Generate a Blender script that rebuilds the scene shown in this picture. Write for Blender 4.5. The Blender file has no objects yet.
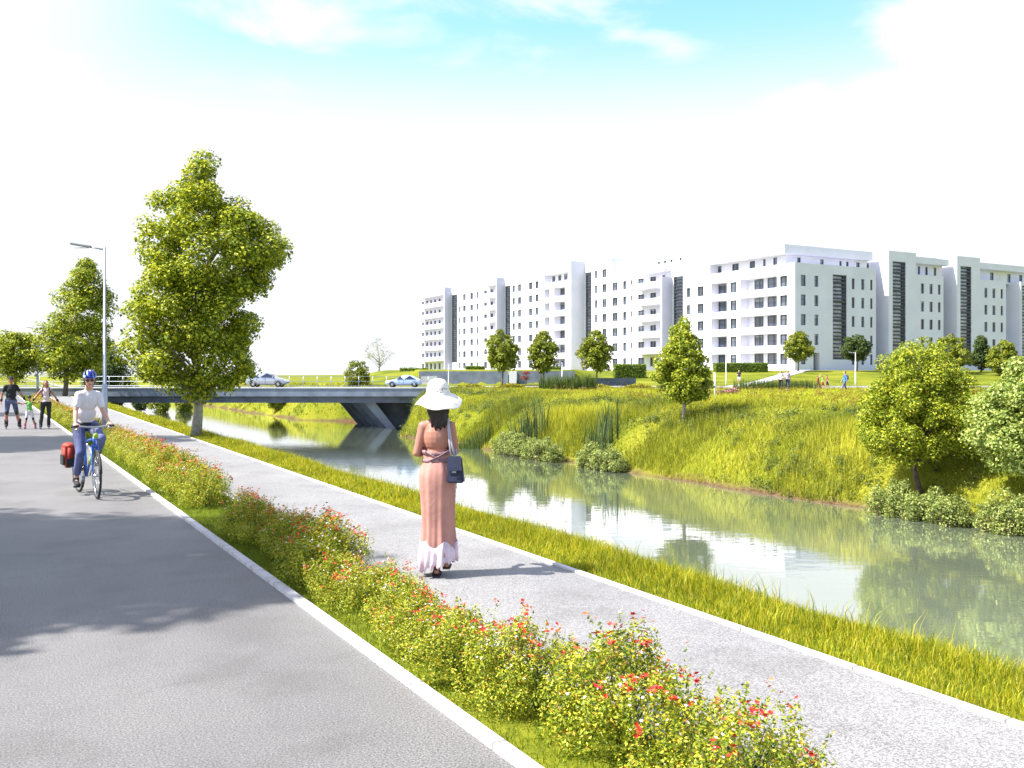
import bpy, bmesh, math, random
import numpy as np
from mathutils import Vector, Matrix, Quaternion
R = math.radians
S = bpy.context.scene
COL = S.collection
# ------------------------------------------------------------------ camera geometry of the place
EYE = 1.85
FPX = 920.0
YAW = math.atan2(502, 920)
cs, sn = math.cos(YAW), math.sin(YAW)
def world(r, f, z=0.0):            # metres to the right of / ahead of the standpoint -> world
    return Vector((f * sn + r * cs, f * cs - r * sn, z))
def rf(x, y):
    return x * cs - y * sn, x * sn + y * cs
def at(px, f, z=0.0):
    return world((px - 512) / FPX * f, f, z)
def gp(px, py, z=0.0):
    f = (EYE - z) * FPX / (py - 375)
    return at(px, f, z)
SUN_H = Vector((-0.970, 0.242, 0)).normalized()
SUN_EL = R(51)
SUN = (SUN_H * math.cos(SUN_EL) + Vector((0, 0, math.sin(SUN_EL)))).normalized()

# ------------------------------------------------------------------ materials
MATS = {}
def nodes_of(name):
    m = bpy.data.materials.new(name); m.use_nodes = True
    nt = m.node_tree; b = nt.nodes['Principled BSDF']
    MATS[name] = m
    return m, nt, b
def N(nt, kind, **kw):
    n = nt.nodes.new(kind)
    for k, v in kw.items():
        if k.startswith('i_'):
            n.inputs[k[2:].replace('_', ' ')].default_value = v
        else: setattr(n, k, v)
    return n
def ramp(nt, stops, interp='LINEAR'):
    n = nt.nodes.new('ShaderNodeValToRGB'); cr = n.color_ramp; cr.interpolation = interp
    while len(cr.elements) < len(stops): cr.elements.new(0.5)
    for e, (p, c) in zip(cr.elements, stops):
        e.position = p; e.color = (*c, 1) if len(c) == 3 else c
    return n
def plain(name, col, rough=0.6, metal=0.0, var=0.12, scale=6.0, bump=0.0, bscale=None, spec=None, coat=0.0):
    m, nt, b = nodes_of(name)
    co = N(nt, 'ShaderNodeTexCoord')
    no = N(nt, 'ShaderNodeTexNoise', i_Scale=scale, i_Detail=5.0)
    nt.links.new(co.outputs['Object'], no.inputs['Vector'])
    lo = [max(0, c * (1 - var)) for c in col]; hi = [min(1, c * (1 + var)) for c in col]
    rp = ramp(nt, [(0.3, lo), (0.7, hi)])
    nt.links.new(no.outputs['Fac'], rp.inputs['Fac']); nt.links.new(rp.outputs['Color'], b.inputs['Base Color'])
    b.inputs['Roughness'].default_value = rough; b.inputs['Metallic'].default_value = metal
    if spec is not None: b.inputs['Specular IOR Level'].default_value = spec
    if coat: b.inputs['Coat Weight'].default_value = coat
    if bump:
        n2 = N(nt, 'ShaderNodeTexNoise', i_Scale=bscale or scale * 8, i_Detail=3.0)
        nt.links.new(co.outputs['Object'], n2.inputs['Vector'])
        bp = N(nt, 'ShaderNodeBump', i_Strength=bump, i_Distance=0.01)
        nt.links.new(n2.outputs['Fac'], bp.inputs['Height']); nt.links.new(bp.outputs['Normal'], b.inputs['Normal'])
    return m
def leafy(name, stops, trans=0.24, rough=0.55, patch=None, pscale=0.3):
    """foliage: colour by leaf (random per island) with translucent light coming through"""
    m, nt, b = nodes_of(name)
    g = N(nt, 'ShaderNodeNewGeometry')
    rp = ramp(nt, stops); nt.links.new(g.outputs['Random Per Island'], rp.inputs['Fac'])
    colr = rp.outputs['Color']
    if patch:
        no = N(nt, 'ShaderNodeTexNoise', i_Scale=pscale, i_Detail=4.0)
        co = N(nt, 'ShaderNodeTexCoord'); nt.links.new(co.outputs['Object'], no.inputs['Vector'])
        r2 = ramp(nt, [(0.42, (0, 0, 0)), (0.62, (1, 1, 1))]); nt.links.new(no.outputs['Fac'], r2.inputs['Fac'])
        mx = N(nt, 'ShaderNodeMix', data_type='RGBA', blend_type='MULTIPLY')
        nt.links.new(r2.outputs['Color'], mx.inputs[0]); nt.links.new(colr, mx.inputs[6]); mx.inputs[7].default_value = (*patch, 1)
        colr = mx.outputs[2]
    nt.links.new(colr, b.inputs['Base Color']); b.inputs['Roughness'].default_value = rough
    b.inputs['Specular IOR Level'].default_value = 0.3
    tr = N(nt, 'ShaderNodeBsdfTranslucent'); 
    mul = N(nt, 'ShaderNodeMix', data_type='RGBA', blend_type='MULTIPLY'); mul.inputs[0].default_value = 1
    nt.links.new(colr, mul.inputs[6]); mul.inputs[7].default_value = (1.6, 1.5, 0.5, 1)
    nt.links.new(mul.outputs[2], tr.inputs['Color'])
    ms = N(nt, 'ShaderNodeMixShader'); ms.inputs[0].default_value = trans
    nt.links.new(b.outputs[0], ms.inputs[1]); nt.links.new(tr.outputs[0], ms.inputs[2])
    nt.links.new(ms.outputs[0], nt.nodes['Material Output'].inputs['Surface'])
    return m

def asphalt(name, dark, light):
    m, nt, b = nodes_of(name)
    co = N(nt, 'ShaderNodeTexCoord')
    n1 = N(nt, 'ShaderNodeTexNoise', i_Scale=85.0, i_Detail=4.0, i_Roughness=0.85)
    n2 = N(nt, 'ShaderNodeTexNoise', i_Scale=0.5, i_Detail=4.0)
    n3 = N(nt, 'ShaderNodeTexVoronoi', i_Scale=95.0)
    for n in (n1, n2, n3): nt.links.new(co.outputs['Object'], n.inputs['Vector'])
    r1 = ramp(nt, [(0.41, dark), (0.60, light)]); nt.links.new(n1.outputs['Fac'], r1.inputs['Fac'])
    r2 = ramp(nt, [(0.3, (0.82, 0.82, 0.84)), (0.7, (1.08, 1.08, 1.08))]); nt.links.new(n2.outputs['Fac'], r2.inputs['Fac'])
    r3 = ramp(nt, [(0.0, (0.75, 0.75, 0.75)), (0.5, (1.15, 1.15, 1.15))]); nt.links.new(n3.outputs['Distance'], r3.inputs['Fac'])
    mx = N(nt, 'ShaderNodeMix', data_type='RGBA', blend_type='MULTIPLY'); mx.inputs[0].default_value = 1
    nt.links.new(r1.outputs[0], mx.inputs[6]); nt.links.new(r2.outputs[0], mx.inputs[7])
    m2 = N(nt, 'ShaderNodeMix', data_type='RGBA', blend_type='MULTIPLY'); m2.inputs[0].default_value = 1
    nt.links.new(mx.outputs[2], m2.inputs[6]); nt.links.new(r3.outputs[0], m2.inputs[7])
    vc = N(nt, 'ShaderNodeTexVoronoi', feature='DISTANCE_TO_EDGE', i_Scale=0.42)
    nw = N(nt, 'ShaderNodeTexNoise', i_Scale=2.2, i_Detail=6.0); nt.links.new(co.outputs['Object'], nw.inputs['Vector'])
    mxv = N(nt, 'ShaderNodeMix', data_type='RGBA'); mxv.inputs[0].default_value = 0.30
    nt.links.new(co.outputs['Object'], mxv.inputs[6]); nt.links.new(nw.outputs['Color'], mxv.inputs[7]); nt.links.new(mxv.outputs[2], vc.inputs['Vector'])
    rc = ramp(nt, [(0.0, (0.84, 0.84, 0.84)), (0.004, (1, 1, 1))]); nt.links.new(vc.outputs['Distance'], rc.inputs['Fac'])
    n5 = N(nt, 'ShaderNodeTexNoise', i_Scale=1.1, i_Detail=5.0, i_Roughness=0.6); nt.links.new(co.outputs['Object'], n5.inputs['Vector'])
    r5 = ramp(nt, [(0.36, (0.80, 0.79, 0.78)), (0.5, (1, 1, 1)), (0.68, (1.05, 1.05, 1.04))]); nt.links.new(n5.outputs['Fac'], r5.inputs['Fac'])
    m3 = N(nt, 'ShaderNodeMix', data_type='RGBA', blend_type='MULTIPLY'); m3.inputs[0].default_value = 1
    nt.links.new(m2.outputs[2], m3.inputs[6]); nt.links.new(rc.outputs[0], m3.inputs[7])
    m4 = N(nt, 'ShaderNodeMix', data_type='RGBA', blend_type='MULTIPLY'); m4.inputs[0].default_value = 1
    nt.links.new(m3.outputs[2], m4.inputs[6]); nt.links.new(r5.outputs[0], m4.inputs[7])
    nt.links.new(m4.outputs[2], b.inputs['Base Color']); b.inputs['Roughness'].default_value = 0.75; b.inputs['Sheen Weight'].default_value = 0.16; b.inputs['Sheen Roughness'].default_value = 0.5
    bp = N(nt, 'ShaderNodeBump', i_Strength=0.5, i_Distance=0.004)
    nt.links.new(n1.outputs['Fac'], bp.inputs['Height']); nt.links.new(bp.outputs[0], b.inputs['Normal'])
    return m
asphalt('road', (0.045, 0.043, 0.043), (0.225, 0.218, 0.216))
asphalt('path', (0.085, 0.084, 0.085), (0.33, 0.325, 0.325))
asphalt('road_far', (0.18, 0.18, 0.19), (0.26, 0.26, 0.27))
def kerb_mat():
    m, nt, b = nodes_of('kerb')
    co = N(nt, 'ShaderNodeTexCoord'); sp = N(nt, 'ShaderNodeSeparateXYZ'); nt.links.new(co.outputs['Object'], sp.inputs[0])
    fr = N(nt, 'ShaderNodeMath', operation='FRACT'); nt.links.new(sp.outputs['Y'], fr.inputs[0])
    rj = ramp(nt, [(0.0, (0.35, 0.34, 0.33)), (0.014, (1, 1, 1))], 'CONSTANT'); nt.links.new(fr.outputs[0], rj.inputs['Fac'])
    no = N(nt, 'ShaderNodeTexNoise', i_Scale=7.0, i_Detail=8.0, i_Roughness=0.7); nt.links.new(co.outputs['Object'], no.inputs['Vector'])
    rn = ramp(nt, [(0.30, (0.30, 0.29, 0.26)), (0.48, (0.54, 0.54, 0.56)), (0.7, (0.62, 0.62, 0.65))]); nt.links.new(no.outputs['Fac'], rn.inputs['Fac'])
    mx = N(nt, 'ShaderNodeMix', data_type='RGBA', blend_type='MULTIPLY'); mx.inputs[0].default_value = 1
    nt.links.new(rj.outputs[0], mx.inputs[6]); nt.links.new(rn.outputs[0], mx.inputs[7]); nt.links.new(mx.outputs[2], b.inputs['Base Color']); b.inputs['Roughness'].default_value = 0.85
kerb_mat()
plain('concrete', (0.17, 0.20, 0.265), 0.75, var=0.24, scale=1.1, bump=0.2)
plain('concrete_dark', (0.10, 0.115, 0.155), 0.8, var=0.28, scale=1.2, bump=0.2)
plain('concrete_pale', (0.48, 0.5, 0.54), 0.8, var=0.1, scale=1.2)
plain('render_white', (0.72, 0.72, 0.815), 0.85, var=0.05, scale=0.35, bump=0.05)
plain('render_shade', (0.58, 0.575, 0.71), 0.85, var=0.03, scale=0.35)  # darker copy of render_white: shade put into the colour of the side fins
plain('frame_dark', (0.035, 0.04, 0.055), 0.5)
plain('frame_grey', (0.22, 0.24, 0.28), 0.5)
plain('slat_metal', (0.14, 0.15, 0.18), 0.45, metal=0.3)
plain('galvanised', (0.42, 0.46, 0.54), 0.4, metal=0.45, var=0.08, scale=12)
plain('white_metal', (0.75, 0.77, 0.8), 0.4, metal=0.1)
plain('bark', (0.13, 0.10, 0.075), 0.9, var=0.4, scale=9, bump=0.8, bscale=30)
plain('bark_pale', (0.34, 0.31, 0.25), 0.9, var=0.35, scale=8, bump=0.8, bscale=30)
plain('skin', (0.42, 0.185, 0.13), 0.5, var=0.06, scale=8)
plain('skin_pale', (0.62, 0.36, 0.28), 0.5, var=0.06, scale=8)
plain('hair_dark', (0.018, 0.010, 0.009), 0.4, var=0.4, scale=60, bump=0.6, bscale=220)
plain('hair_brown', (0.06, 0.03, 0.018), 0.5, var=0.4, scale=60)
plain('black_cloth', (0.018, 0.02, 0.026), 0.8, bump=0.3)
plain('rubber', (0.02, 0.02, 0.022), 0.7)
plain('steel', (0.5, 0.52, 0.55), 0.25, metal=0.9)
plain('red_cloth', (0.42, 0.035, 0.02), 0.6, var=0.25, scale=14, bump=0.4)
plain('white_cloth', (0.74, 0.70, 0.76), 0.85, var=0.06, scale=10, bump=0.7, bscale=14)
plain('pink_white_cloth', (0.74, 0.58, 0.64), 0.85, var=0.1, scale=10, bump=0.4)
plain('green_cloth', (0.16, 0.5, 0.10), 0.8, var=0.12)
plain('pink_plastic', (0.5, 0.10, 0.16), 0.4)
plain('denim', (0.09, 0.11, 0.24), 0.85, var=0.75, scale=4, bump=0.5, bscale=20)
plain('denim_dark', (0.05, 0.055, 0.12), 0.85, var=0.5, scale=6, bump=0.5)
plain('blue_cloth', (0.09, 0.22, 0.48), 0.8, var=0.2)
plain('red_shirt', (0.5, 0.03, 0.04), 0.8)
plain('lilac_cloth', (0.4, 0.34, 0.6), 0.8)
plain('blue_frame', (0.02, 0.14, 0.62), 0.3, coat=0.5)
plain('yellow_green', (0.30, 0.42, 0.05), 0.5)
plain('lips', (0.4, 0.08, 0.07), 0.5)
plain('dress', (0.47, 0.225, 0.185), 0.8, var=0.2, scale=5, bump=0.4, bscale=18)
plain('belt', (0.26, 0.15, 0.17), 0.7, var=0.5, scale=60)
plain('navy_leather', (0.008, 0.014, 0.045), 0.6, var=0.3, scale=9, bump=0.3, bscale=30)
plain('strap_grey', (0.42, 0.40, 0.46), 0.6)
plain('sandal', (0.03, 0.02, 0.035), 0.6)
plain('car_silver', (0.46, 0.48, 0.54), 0.25, metal=0.5, var=0.03, coat=0.6)
plain('car_blue', (0.42, 0.55, 0.74), 0.25, metal=0.2, var=0.03, coat=0.6)
plain('lamp_red', (0.4, 0.02, 0.02), 0.3)
plain('lamp_clear', (0.8, 0.8, 0.82), 0.15)
plain('hedge_core', (0.035, 0.06, 0.012), 0.9)
plain('petal_red', (0.60, 0.018, 0.010), 0.6, var=0.3, scale=25)
plain('petal_pink', (0.82, 0.66, 0.72), 0.6, var=0.2, scale=25)
plain('petal_orange', (0.66, 0.13, 0.03), 0.6, var=0.3, scale=25)
plain('petal_rose', (0.66, 0.22, 0.30), 0.6, var=0.2)

def glassy(name, col, rough=0.06):
    m, nt, b = nodes_of(name)
    b.inputs['Base Color'].default_value = (*col, 1); b.inputs['Roughness'].default_value = rough
    b.inputs['Specular IOR Level'].default_value = 0.7
    co = N(nt, 'ShaderNodeTexCoord'); no = N(nt, 'ShaderNodeTexNoise', i_Scale=0.8)
    nt.links.new(co.outputs['Object'], no.inputs['Vector'])
    rp = ramp(nt, [(0.35, [c * 0.6 for c in col]), (0.65, [c * 1.5 for c in col])])
    nt.links.new(no.outputs['Fac'], rp.inputs['Fac']); nt.links.new(rp.outputs[0], b.inputs['Base Color'])
    if name == 'glass':
        oi = N(nt, 'ShaderNodeObjectInfo'); ro = ramp(nt, [(0.0, (0.05, 0.06, 0.08)), (0.45, (0.10, 0.12, 0.16)), (0.7, (0.2, 0.22, 0.27)), (0.86, (0.42, 0.42, 0.44))], 'CONSTANT')
        nt.links.new(oi.outputs['Random'], ro.inputs['Fac'])
        sp = N(nt, 'ShaderNodeSeparateXYZ'); nt.links.new(co.outputs['Generated'], sp.inputs[0])
        gt = N(nt, 'ShaderNodeMath', operation='GREATER_THAN'); nt.links.new(sp.outputs['Z'], gt.inputs[0])
        sc_ = N(nt, 'ShaderNodeMath', operation='MULTIPLY'); sc_.inputs[1].default_value = 1.0; nt.links.new(oi.outputs['Random'], sc_.inputs[0]); nt.links.new(sc_.outputs[0], gt.inputs[1])
        mg = N(nt, 'ShaderNodeMix', data_type='RGBA'); nt.links.new(gt.outputs[0], mg.inputs[0]); nt.links.new(rp.outputs[0], mg.inputs[6]); nt.links.new(ro.outputs[0], mg.inputs[7])
        nt.links.new(mg.outputs[2], b.inputs['Base Color'])
    return m
glassy('glass', (0.07, 0.085, 0.115))
glassy('glass_pale', (0.27, 0.29, 0.38))
glassy('car_glass', (0.03, 0.04, 0.07), 0.05)
glassy('visor', (0.02, 0.01, 0.012), 0.1)

leafy('leaf_maple', [(0.0, (0.0481, 0.087, 0.0058)), (0.45, (0.2541, 0.3301, 0.0205)), (1.0, (0.5679, 0.5624, 0.0376))])
leafy('leaf_round', [(0.0, (0.0499, 0.0928, 0.0068)), (0.5, (0.2368, 0.3108, 0.0178)), (1.0, (0.5382, 0.5274, 0.0444))])
leafy('leaf_pale', [(0.0, (0.0892, 0.1544, 0.0317)), (0.5, (0.2495, 0.326, 0.0634)), (1.0, (0.5346, 0.5834, 0.1901))])
leafy('leaf_far', [(0.0, (0.051, 0.0907, 0.008)), (0.5, (0.1848, 0.2322, 0.0162)), (1.0, (0.3307, 0.3332, 0.027))])
leafy('leaf_dark', [(0.0, (0.028, 0.0585, 0.0144)), (0.6, (0.07, 0.1105, 0.0264)), (1.0, (0.126, 0.156, 0.036))])
leafy('leaf_grey', [(0.0, (0.20, 0.22, 0.17)), (1.0, (0.42, 0.44, 0.38))])
leafy('leaf_rust', [(0.0, (0.16, 0.10, 0.02)), (0.5, (0.24, 0.15, 0.03)), (1.0, (0.16, 0.18, 0.02))])
leafy('leaf_bush', [(0.0, (0.0491, 0.1035, 0.0103)), (0.4, (0.2295, 0.3073, 0.0229)), (0.8, (0.5007, 0.4881, 0.0383)), (0.93, (0.62, 0.62, 0.0612)), (1.0, (0.62, 0.2169, 0.0459))])
leafy('leaf_shore', [(0.0, (0.0345, 0.0663, 0.0132)), (0.5, (0.1987, 0.2702, 0.0634)), (1.0, (0.5465, 0.576, 0.1901))])
leafy('hedge_leaf', [(0.0, (0.0765, 0.136, 0.0096)), (1.0, (0.221, 0.289, 0.018))])
leafy('grass_verge', [(0.0, (0.0779, 0.1348, 0.007)), (0.5, (0.3133, 0.3548, 0.0171)), (0.85, (0.5873, 0.5322, 0.0367)), (1.0, (0.62, 0.4612, 0.0857))], 0.35, patch=(0.72, 0.75, 0.6), pscale=1.3)
leafy('grass_lawn', [(0.0, (0.063, 0.13, 0.008)), (1.0, (0.21, 0.273, 0.018))])
leafy('grass_bank', [(0.0, (0.1474, 0.172, 0.0163)), (0.5, (0.4093, 0.4093, 0.0353)), (1.0, (0.62, 0.62, 0.0803))], 0.35, patch=(0.50, 0.55, 0.45), pscale=0.22)
leafy('grass_field', [(0.0, (0.2561, 0.3075, 0.0212)), (0.5, (0.461, 0.4884, 0.0304)), (1.0, (0.62, 0.62, 0.0607))], 0.35, patch=(0.72, 0.72, 0.6), pscale=0.2)
leafy('leaf_redshrub', [(0.0, (0.16, 0.03, 0.02)), (1.0, (0.3, 0.06, 0.04))])
leafy('leaf_weed', [(0.0, (0.03, 0.07, 0.012)), (1.0, (0.15, 0.19, 0.04))])
leafy('reed', [(0.0, (0.035, 0.07, 0.014)), (0.6, (0.075, 0.12, 0.03)), (1.0, (0.17, 0.2, 0.05))], 0.3)
leafy('cattail', [(0.0, (0.03, 0.06, 0.025)), (1.0, (0.09, 0.14, 0.07))], 0.25)

def ground_mat():
    m, nt, b = nodes_of('terrain')
    co = N(nt, 'ShaderNodeTexCoord'); sep = N(nt, 'ShaderNodeSeparateXYZ'); nt.links.new(co.outputs['Object'], sep.inputs[0])
    n1 = N(nt, 'ShaderNodeTexNoise', i_Scale=0.25, i_Detail=8.0); n2 = N(nt, 'ShaderNodeTexNoise', i_Scale=7.0, i_Detail=6.0, i_Roughness=0.7)
    for n in (n1, n2): nt.links.new(co.outputs['Object'], n.inputs['Vector'])
    g = ramp(nt, [(0.3, (0.10, 0.135, 0.012)), (0.5, (0.19, 0.215, 0.018)), (0.7, (0.28, 0.27, 0.03))]); nt.links.new(n1.outputs['Fac'], g.inputs['Fac'])
    g2 = ramp(nt, [(0.3, (0.55, 0.6, 0.5)), (0.7, (1.15, 1.12, 1.0))]); nt.links.new(n2.outputs['Fac'], g2.inputs['Fac'])
    mx = N(nt, 'ShaderNodeMix', data_type='RGBA', blend_type='MULTIPLY'); mx.inputs[0].default_value = 1
    nt.links.new(g.outputs[0], mx.inputs[6]); nt.links.new(g2.outputs[0], mx.inputs[7])
    soil = ramp(nt, [(0.35, (0.055, 0.033, 0.017)), (0.65, (0.17, 0.11, 0.06))]); nt.links.new(n2.outputs['Fac'], soil.inputs['Fac'])
    mr = N(nt, 'ShaderNodeMapRange'); mr.inputs['From Min'].default_value = -2.98; mr.inputs['From Max'].default_value = -2.6
    ad = N(nt, 'ShaderNodeMath', operation='MULTIPLY_ADD'); ad.inputs[1].default_value = 1.0; 
    nt.links.new(n1.outputs['Fac'], ad.inputs[0]); nt.links.new(sep.outputs['Z'], ad.inputs[2])
    sb = N(nt, 'ShaderNodeMath', operation='SUBTRACT'); nt.links.new(ad.outputs[0], sb.inputs[0]); sb.inputs[1].default_value = 0.5
    nt.links.new(sb.outputs[0], mr.inputs['Value'])
    m2 = N(nt, 'ShaderNodeMix', data_type='RGBA'); nt.links.new(mr.outputs[0], m2.inputs[0])
    nt.links.new(soil.outputs[0], m2.inputs[6]); nt.links.new(mx.outputs[2], m2.inputs[7])
    nt.links.new(m2.outputs[2], b.inputs['Base Color']); b.inputs['Roughness'].default_value = 0.95
    b.inputs['Specular IOR Level'].default_value = 0.1
    bp = N(nt, 'ShaderNodeBump', i_Strength=0.6, i_Distance=0.06); nt.links.new(n2.outputs['Fac'], bp.inputs['Height']); nt.links.new(bp.outputs[0], b.inputs['Normal'])
ground_mat()
def water_mat():
    m, nt, b = nodes_of('water')
    b.inputs['Roughness'].default_value = 0.03; b.inputs['IOR'].default_value = 1.9; b.inputs['Coat Weight'].default_value = 1.0; b.inputs['Coat IOR'].default_value = 1.9; b.inputs['Coat Roughness'].default_value = 0.03
    co = N(nt, 'ShaderNodeTexCoord')
    mp = N(nt, 'ShaderNodeMapping'); mp.inputs['Scale'].default_value = (1.0, 1.0, 1.0); mp.inputs['Rotation'].default_value = (0, 0, YAW)
    nt.links.new(co.outputs['Object'], mp.inputs['Vector'])
    mp2 = N(nt, 'ShaderNodeMapping'); mp2.inputs['Scale'].default_value = (0.5, 1.6, 1.0)
    nt.links.new(mp.outputs[0], mp2.inputs['Vector'])
    n1 = N(nt, 'ShaderNodeTexNoise', i_Scale=1.3, i_Detail=3.0); n2 = N(nt, 'ShaderNodeTexNoise', i_Scale=5.0, i_Detail=2.0)
    nt.links.new(mp2.outputs[0], n1.inputs['Vector']); nt.links.new(mp2.outputs[0], n2.inputs['Vector'])
    ad = N(nt, 'ShaderNodeMath', operation='MULTIPLY_ADD'); ad.inputs[1].default_value = 0.25
    nt.links.new(n2.outputs['Fac'], ad.inputs[0]); nt.links.new(n1.outputs['Fac'], ad.inputs[2])
    bp = N(nt, 'ShaderNodeBump', i_Strength=0.065, i_Distance=0.05); nt.links.new(ad.outputs[0], bp.inputs['Height'])
    nt.links.new(bp.outputs[0], b.inputs['Normal']); nt.links.new(bp.outputs[0], b.inputs['Coat Normal'])
    n3 = N(nt, 'ShaderNodeTexNoise', i_Scale=0.12, i_Detail=3.0); nt.links.new(mp.outputs[0], n3.inputs['Vector'])
    rp = ramp(nt, [(0.3, (0.13, 0.165, 0.115)), (0.7, (0.20, 0.235, 0.17))]); nt.links.new(n3.outputs['Fac'], rp.inputs['Fac'])
    nt.links.new(rp.outputs[0], b.inputs['Base Color'])
water_mat()
def hat_mat():
    m, nt, b = nodes_of('hat_straw')
    co = N(nt, 'ShaderNodeTexCoord'); vo = N(nt, 'ShaderNodeTexVoronoi', i_Scale=38.0); no = N(nt, 'ShaderNodeTexNoise', i_Scale=9.0)
    nt.links.new(co.outputs['Object'], vo.inputs['Vector']); nt.links.new(co.outputs['Object'], no.inputs['Vector'])
    r1 = ramp(nt, [(0.24, (0, 0, 0)), (0.36, (1, 1, 1))]); nt.links.new(vo.outputs['Distance'], r1.inputs['Fac'])
    r2 = ramp(nt, [(0.5, (1, 1, 1)), (0.58, (0, 0, 0))]); nt.links.new(no.outputs['Fac'], r2.inputs['Fac'])
    mm = N(nt, 'ShaderNodeMath', operation='MAXIMUM'); nt.links.new(r1.outputs[0], mm.inputs[0]); nt.links.new(r2.outputs[0], mm.inputs[1])
    mx = N(nt, 'ShaderNodeMix', data_type='RGBA'); nt.links.new(mm.outputs[0], mx.inputs[0])
    mx.inputs[6].default_value = (0.36, 0.22, 0.19, 1); mx.inputs[7].default_value = (0.84, 0.80, 0.73, 1)
    nt.links.new(mx.outputs[2], b.inputs['Base Color']); b.inputs['Roughness'].default_value = 0.85
hat_mat()
plain('straw', (0.84, 0.80, 0.73), 0.85, var=0.05, scale=20, bump=0.3, bscale=90)
def helmet_mat():
    m, nt, b = nodes_of('helmet')
    co = N(nt, 'ShaderNodeTexCoord'); vo = N(nt, 'ShaderNodeTexVoronoi', i_Scale=17.0); nt.links.new(co.outputs['Object'], vo.inputs['Vector'])
    rp = ramp(nt, [(0.40, (0.008, 0.025, 0.38)), (0.52, (0.03, 0.10, 0.62)), (0.66, (0.5, 0.6, 0.85))]); nt.links.new(vo.outputs['Distance'], rp.inputs['Fac'])
    nt.links.new(rp.outputs[0], b.inputs['Base Color']); b.inputs['Roughness'].default_value = 0.3
helmet_mat()

# ------------------------------------------------------------------ object helpers
def tag(o, label=None, cat=None, group=None, kind=None):
    if label: o['label'] = label
    if cat: o['category'] = cat
    if group: o['group'] = group
    if kind: o['kind'] = kind
    return o
def empty(name, loc=(0, 0, 0), rz=0.0, **kw):
    o = bpy.data.objects.new(name, None); COL.objects.link(o); o.location = loc; o.rotation_euler = (0, 0, rz)
    o.empty_display_size = 0.2
    return tag(o, **kw)
def link(name, me, mats=None, parent=None, loc=None, rz=None, **kw):
    o = bpy.data.objects.new(name, me); COL.objects.link(o)
    if mats:
        if isinstance(mats, str): mats = [mats]
        if not me.materials:
            for k in mats: me.materials.append(MATS[k])
    if parent: o.parent = parent
    if loc is not None: o.location = loc
    if rz is not None: o.rotation_euler = (0, 0, rz)
    return tag(o, **kw)
def np_mesh(name, V, F, smooth=False):
    """V (n,3) array, F (m,k) array of equal-size faces"""
    me = bpy.data.meshes.new(name)
    V = np.asarray(V, dtype=np.float32); F = np.asarray(F, dtype=np.int32)
    me.vertices.add(len(V)); me.vertices.foreach_set('co', V.ravel())
    k = F.shape[1]
    me.loops.add(F.size); me.loops.foreach_set('vertex_index', F.ravel())
    me.polygons.add(len(F)); me.polygons.foreach_set('loop_start', np.arange(0, F.size, k, dtype=np.int32))
    me.update(calc_edges=True)
    if smooth: me.polygons.foreach_set('use_smooth', np.ones(len(F), dtype=bool))
    return me
def bm_mesh(name, bm, smooth=False):
    me = bpy.data.meshes.new(name); bmesh.ops.recalc_face_normals(bm, faces=bm.faces[:]); bm.to_mesh(me); bm.free()
    if smooth:
        for p in me.polygons: p.use_smooth = True
    return me
def box(bm, x0, x1, y0, y1, z0, z1, mi=0, M=None):
    vs = [bm.verts.new((x, y, z)) for x in (x0, x1) for y in (y0, y1) for z in (z0, z1)]
    if M is not None:
        for v in vs: v.co = M @ v.co
    for f in ((0, 1, 3, 2), (4, 6, 7, 5), (0, 4, 5, 1), (2, 3, 7, 6), (0, 2, 6, 4), (1, 5, 7, 3)):
        fc = bm.faces.new([vs[i] for i in f]); fc.material_index = mi
    return vs
def frame_for(d):
    d = d.normalized(); a = Vector((0, 0, 1)) if abs(d.z) < 0.95 else Vector((1, 0, 0))
    u = d.cross(a).normalized(); v = u.cross(d).normalized()
    return u, v
def tube(bm, pts, rad, n=8, mi=0, cap=True, closed=False):
    pts = [Vector(p) for p in pts]
    if not hasattr(rad, '__len__'): rad = [rad] * len(pts)
    rings = []; m = len(pts)
    for i, p in enumerate(pts):
        if closed: d = pts[(i + 1) % m] - pts[i - 1]
        else: d = pts[min(i + 1, m - 1)] - pts[max(i - 1, 0)]
        if i == 0: u, v = frame_for(d)
        else:
            dn = d.normalized(); u = (u - dn * u.dot(dn)).normalized(); v = u.cross(dn).normalized()
        rings.append([bm.verts.new(p + (u * math.cos(2 * math.pi * k / n) + v * math.sin(2 * math.pi * k / n)) * rad[i]) for k in range(n)])
    for i in range(m if closed else m - 1):
        a, b = rings[i], rings[(i + 1) % m]
        for k in range(n):
            f = bm.faces.new((a[k], a[(k + 1) % n], b[(k + 1) % n], b[k])); f.material_index = mi; f.smooth = True
    if cap and not closed:
        for rg in (rings[0], rings[-1]):
            f = bm.faces.new(rg); f.material_index = mi
def ellipsoid(bm, c, r, rot=None, seg=16, mi=0, smooth=True):
    M = Matrix.Translation(Vector(c)) @ (rot.to_matrix().to_4x4() if rot is not None else Matrix.Identity(4)) @ Matrix.Diagonal((*r, 1))
    nv = max(6, seg * 2 // 3)
    top = bm.verts.new(M @ Vector((0, 0, 1))); bot = bm.verts.new(M @ Vector((0, 0, -1))); rings = []
    for i in range(1, nv):
        a = math.pi * i / nv; z, q = math.cos(a), math.sin(a)
        rings.append([bm.verts.new(M @ Vector((q * math.cos(2 * math.pi * k / seg), q * math.sin(2 * math.pi * k / seg), z))) for k in range(seg)])
    fs = []
    for k in range(seg):
        l = (k + 1) % seg
        fs.append(bm.faces.new((top, rings[0][k], rings[0][l]))); fs.append(bm.faces.new((bot, rings[-1][l], rings[-1][k])))
        for a, b in zip(rings, rings[1:]): fs.append(bm.faces.new((a[k], b[k], b[l], a[l])))
    for f in fs: f.material_index = mi; f.smooth = smooth
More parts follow.
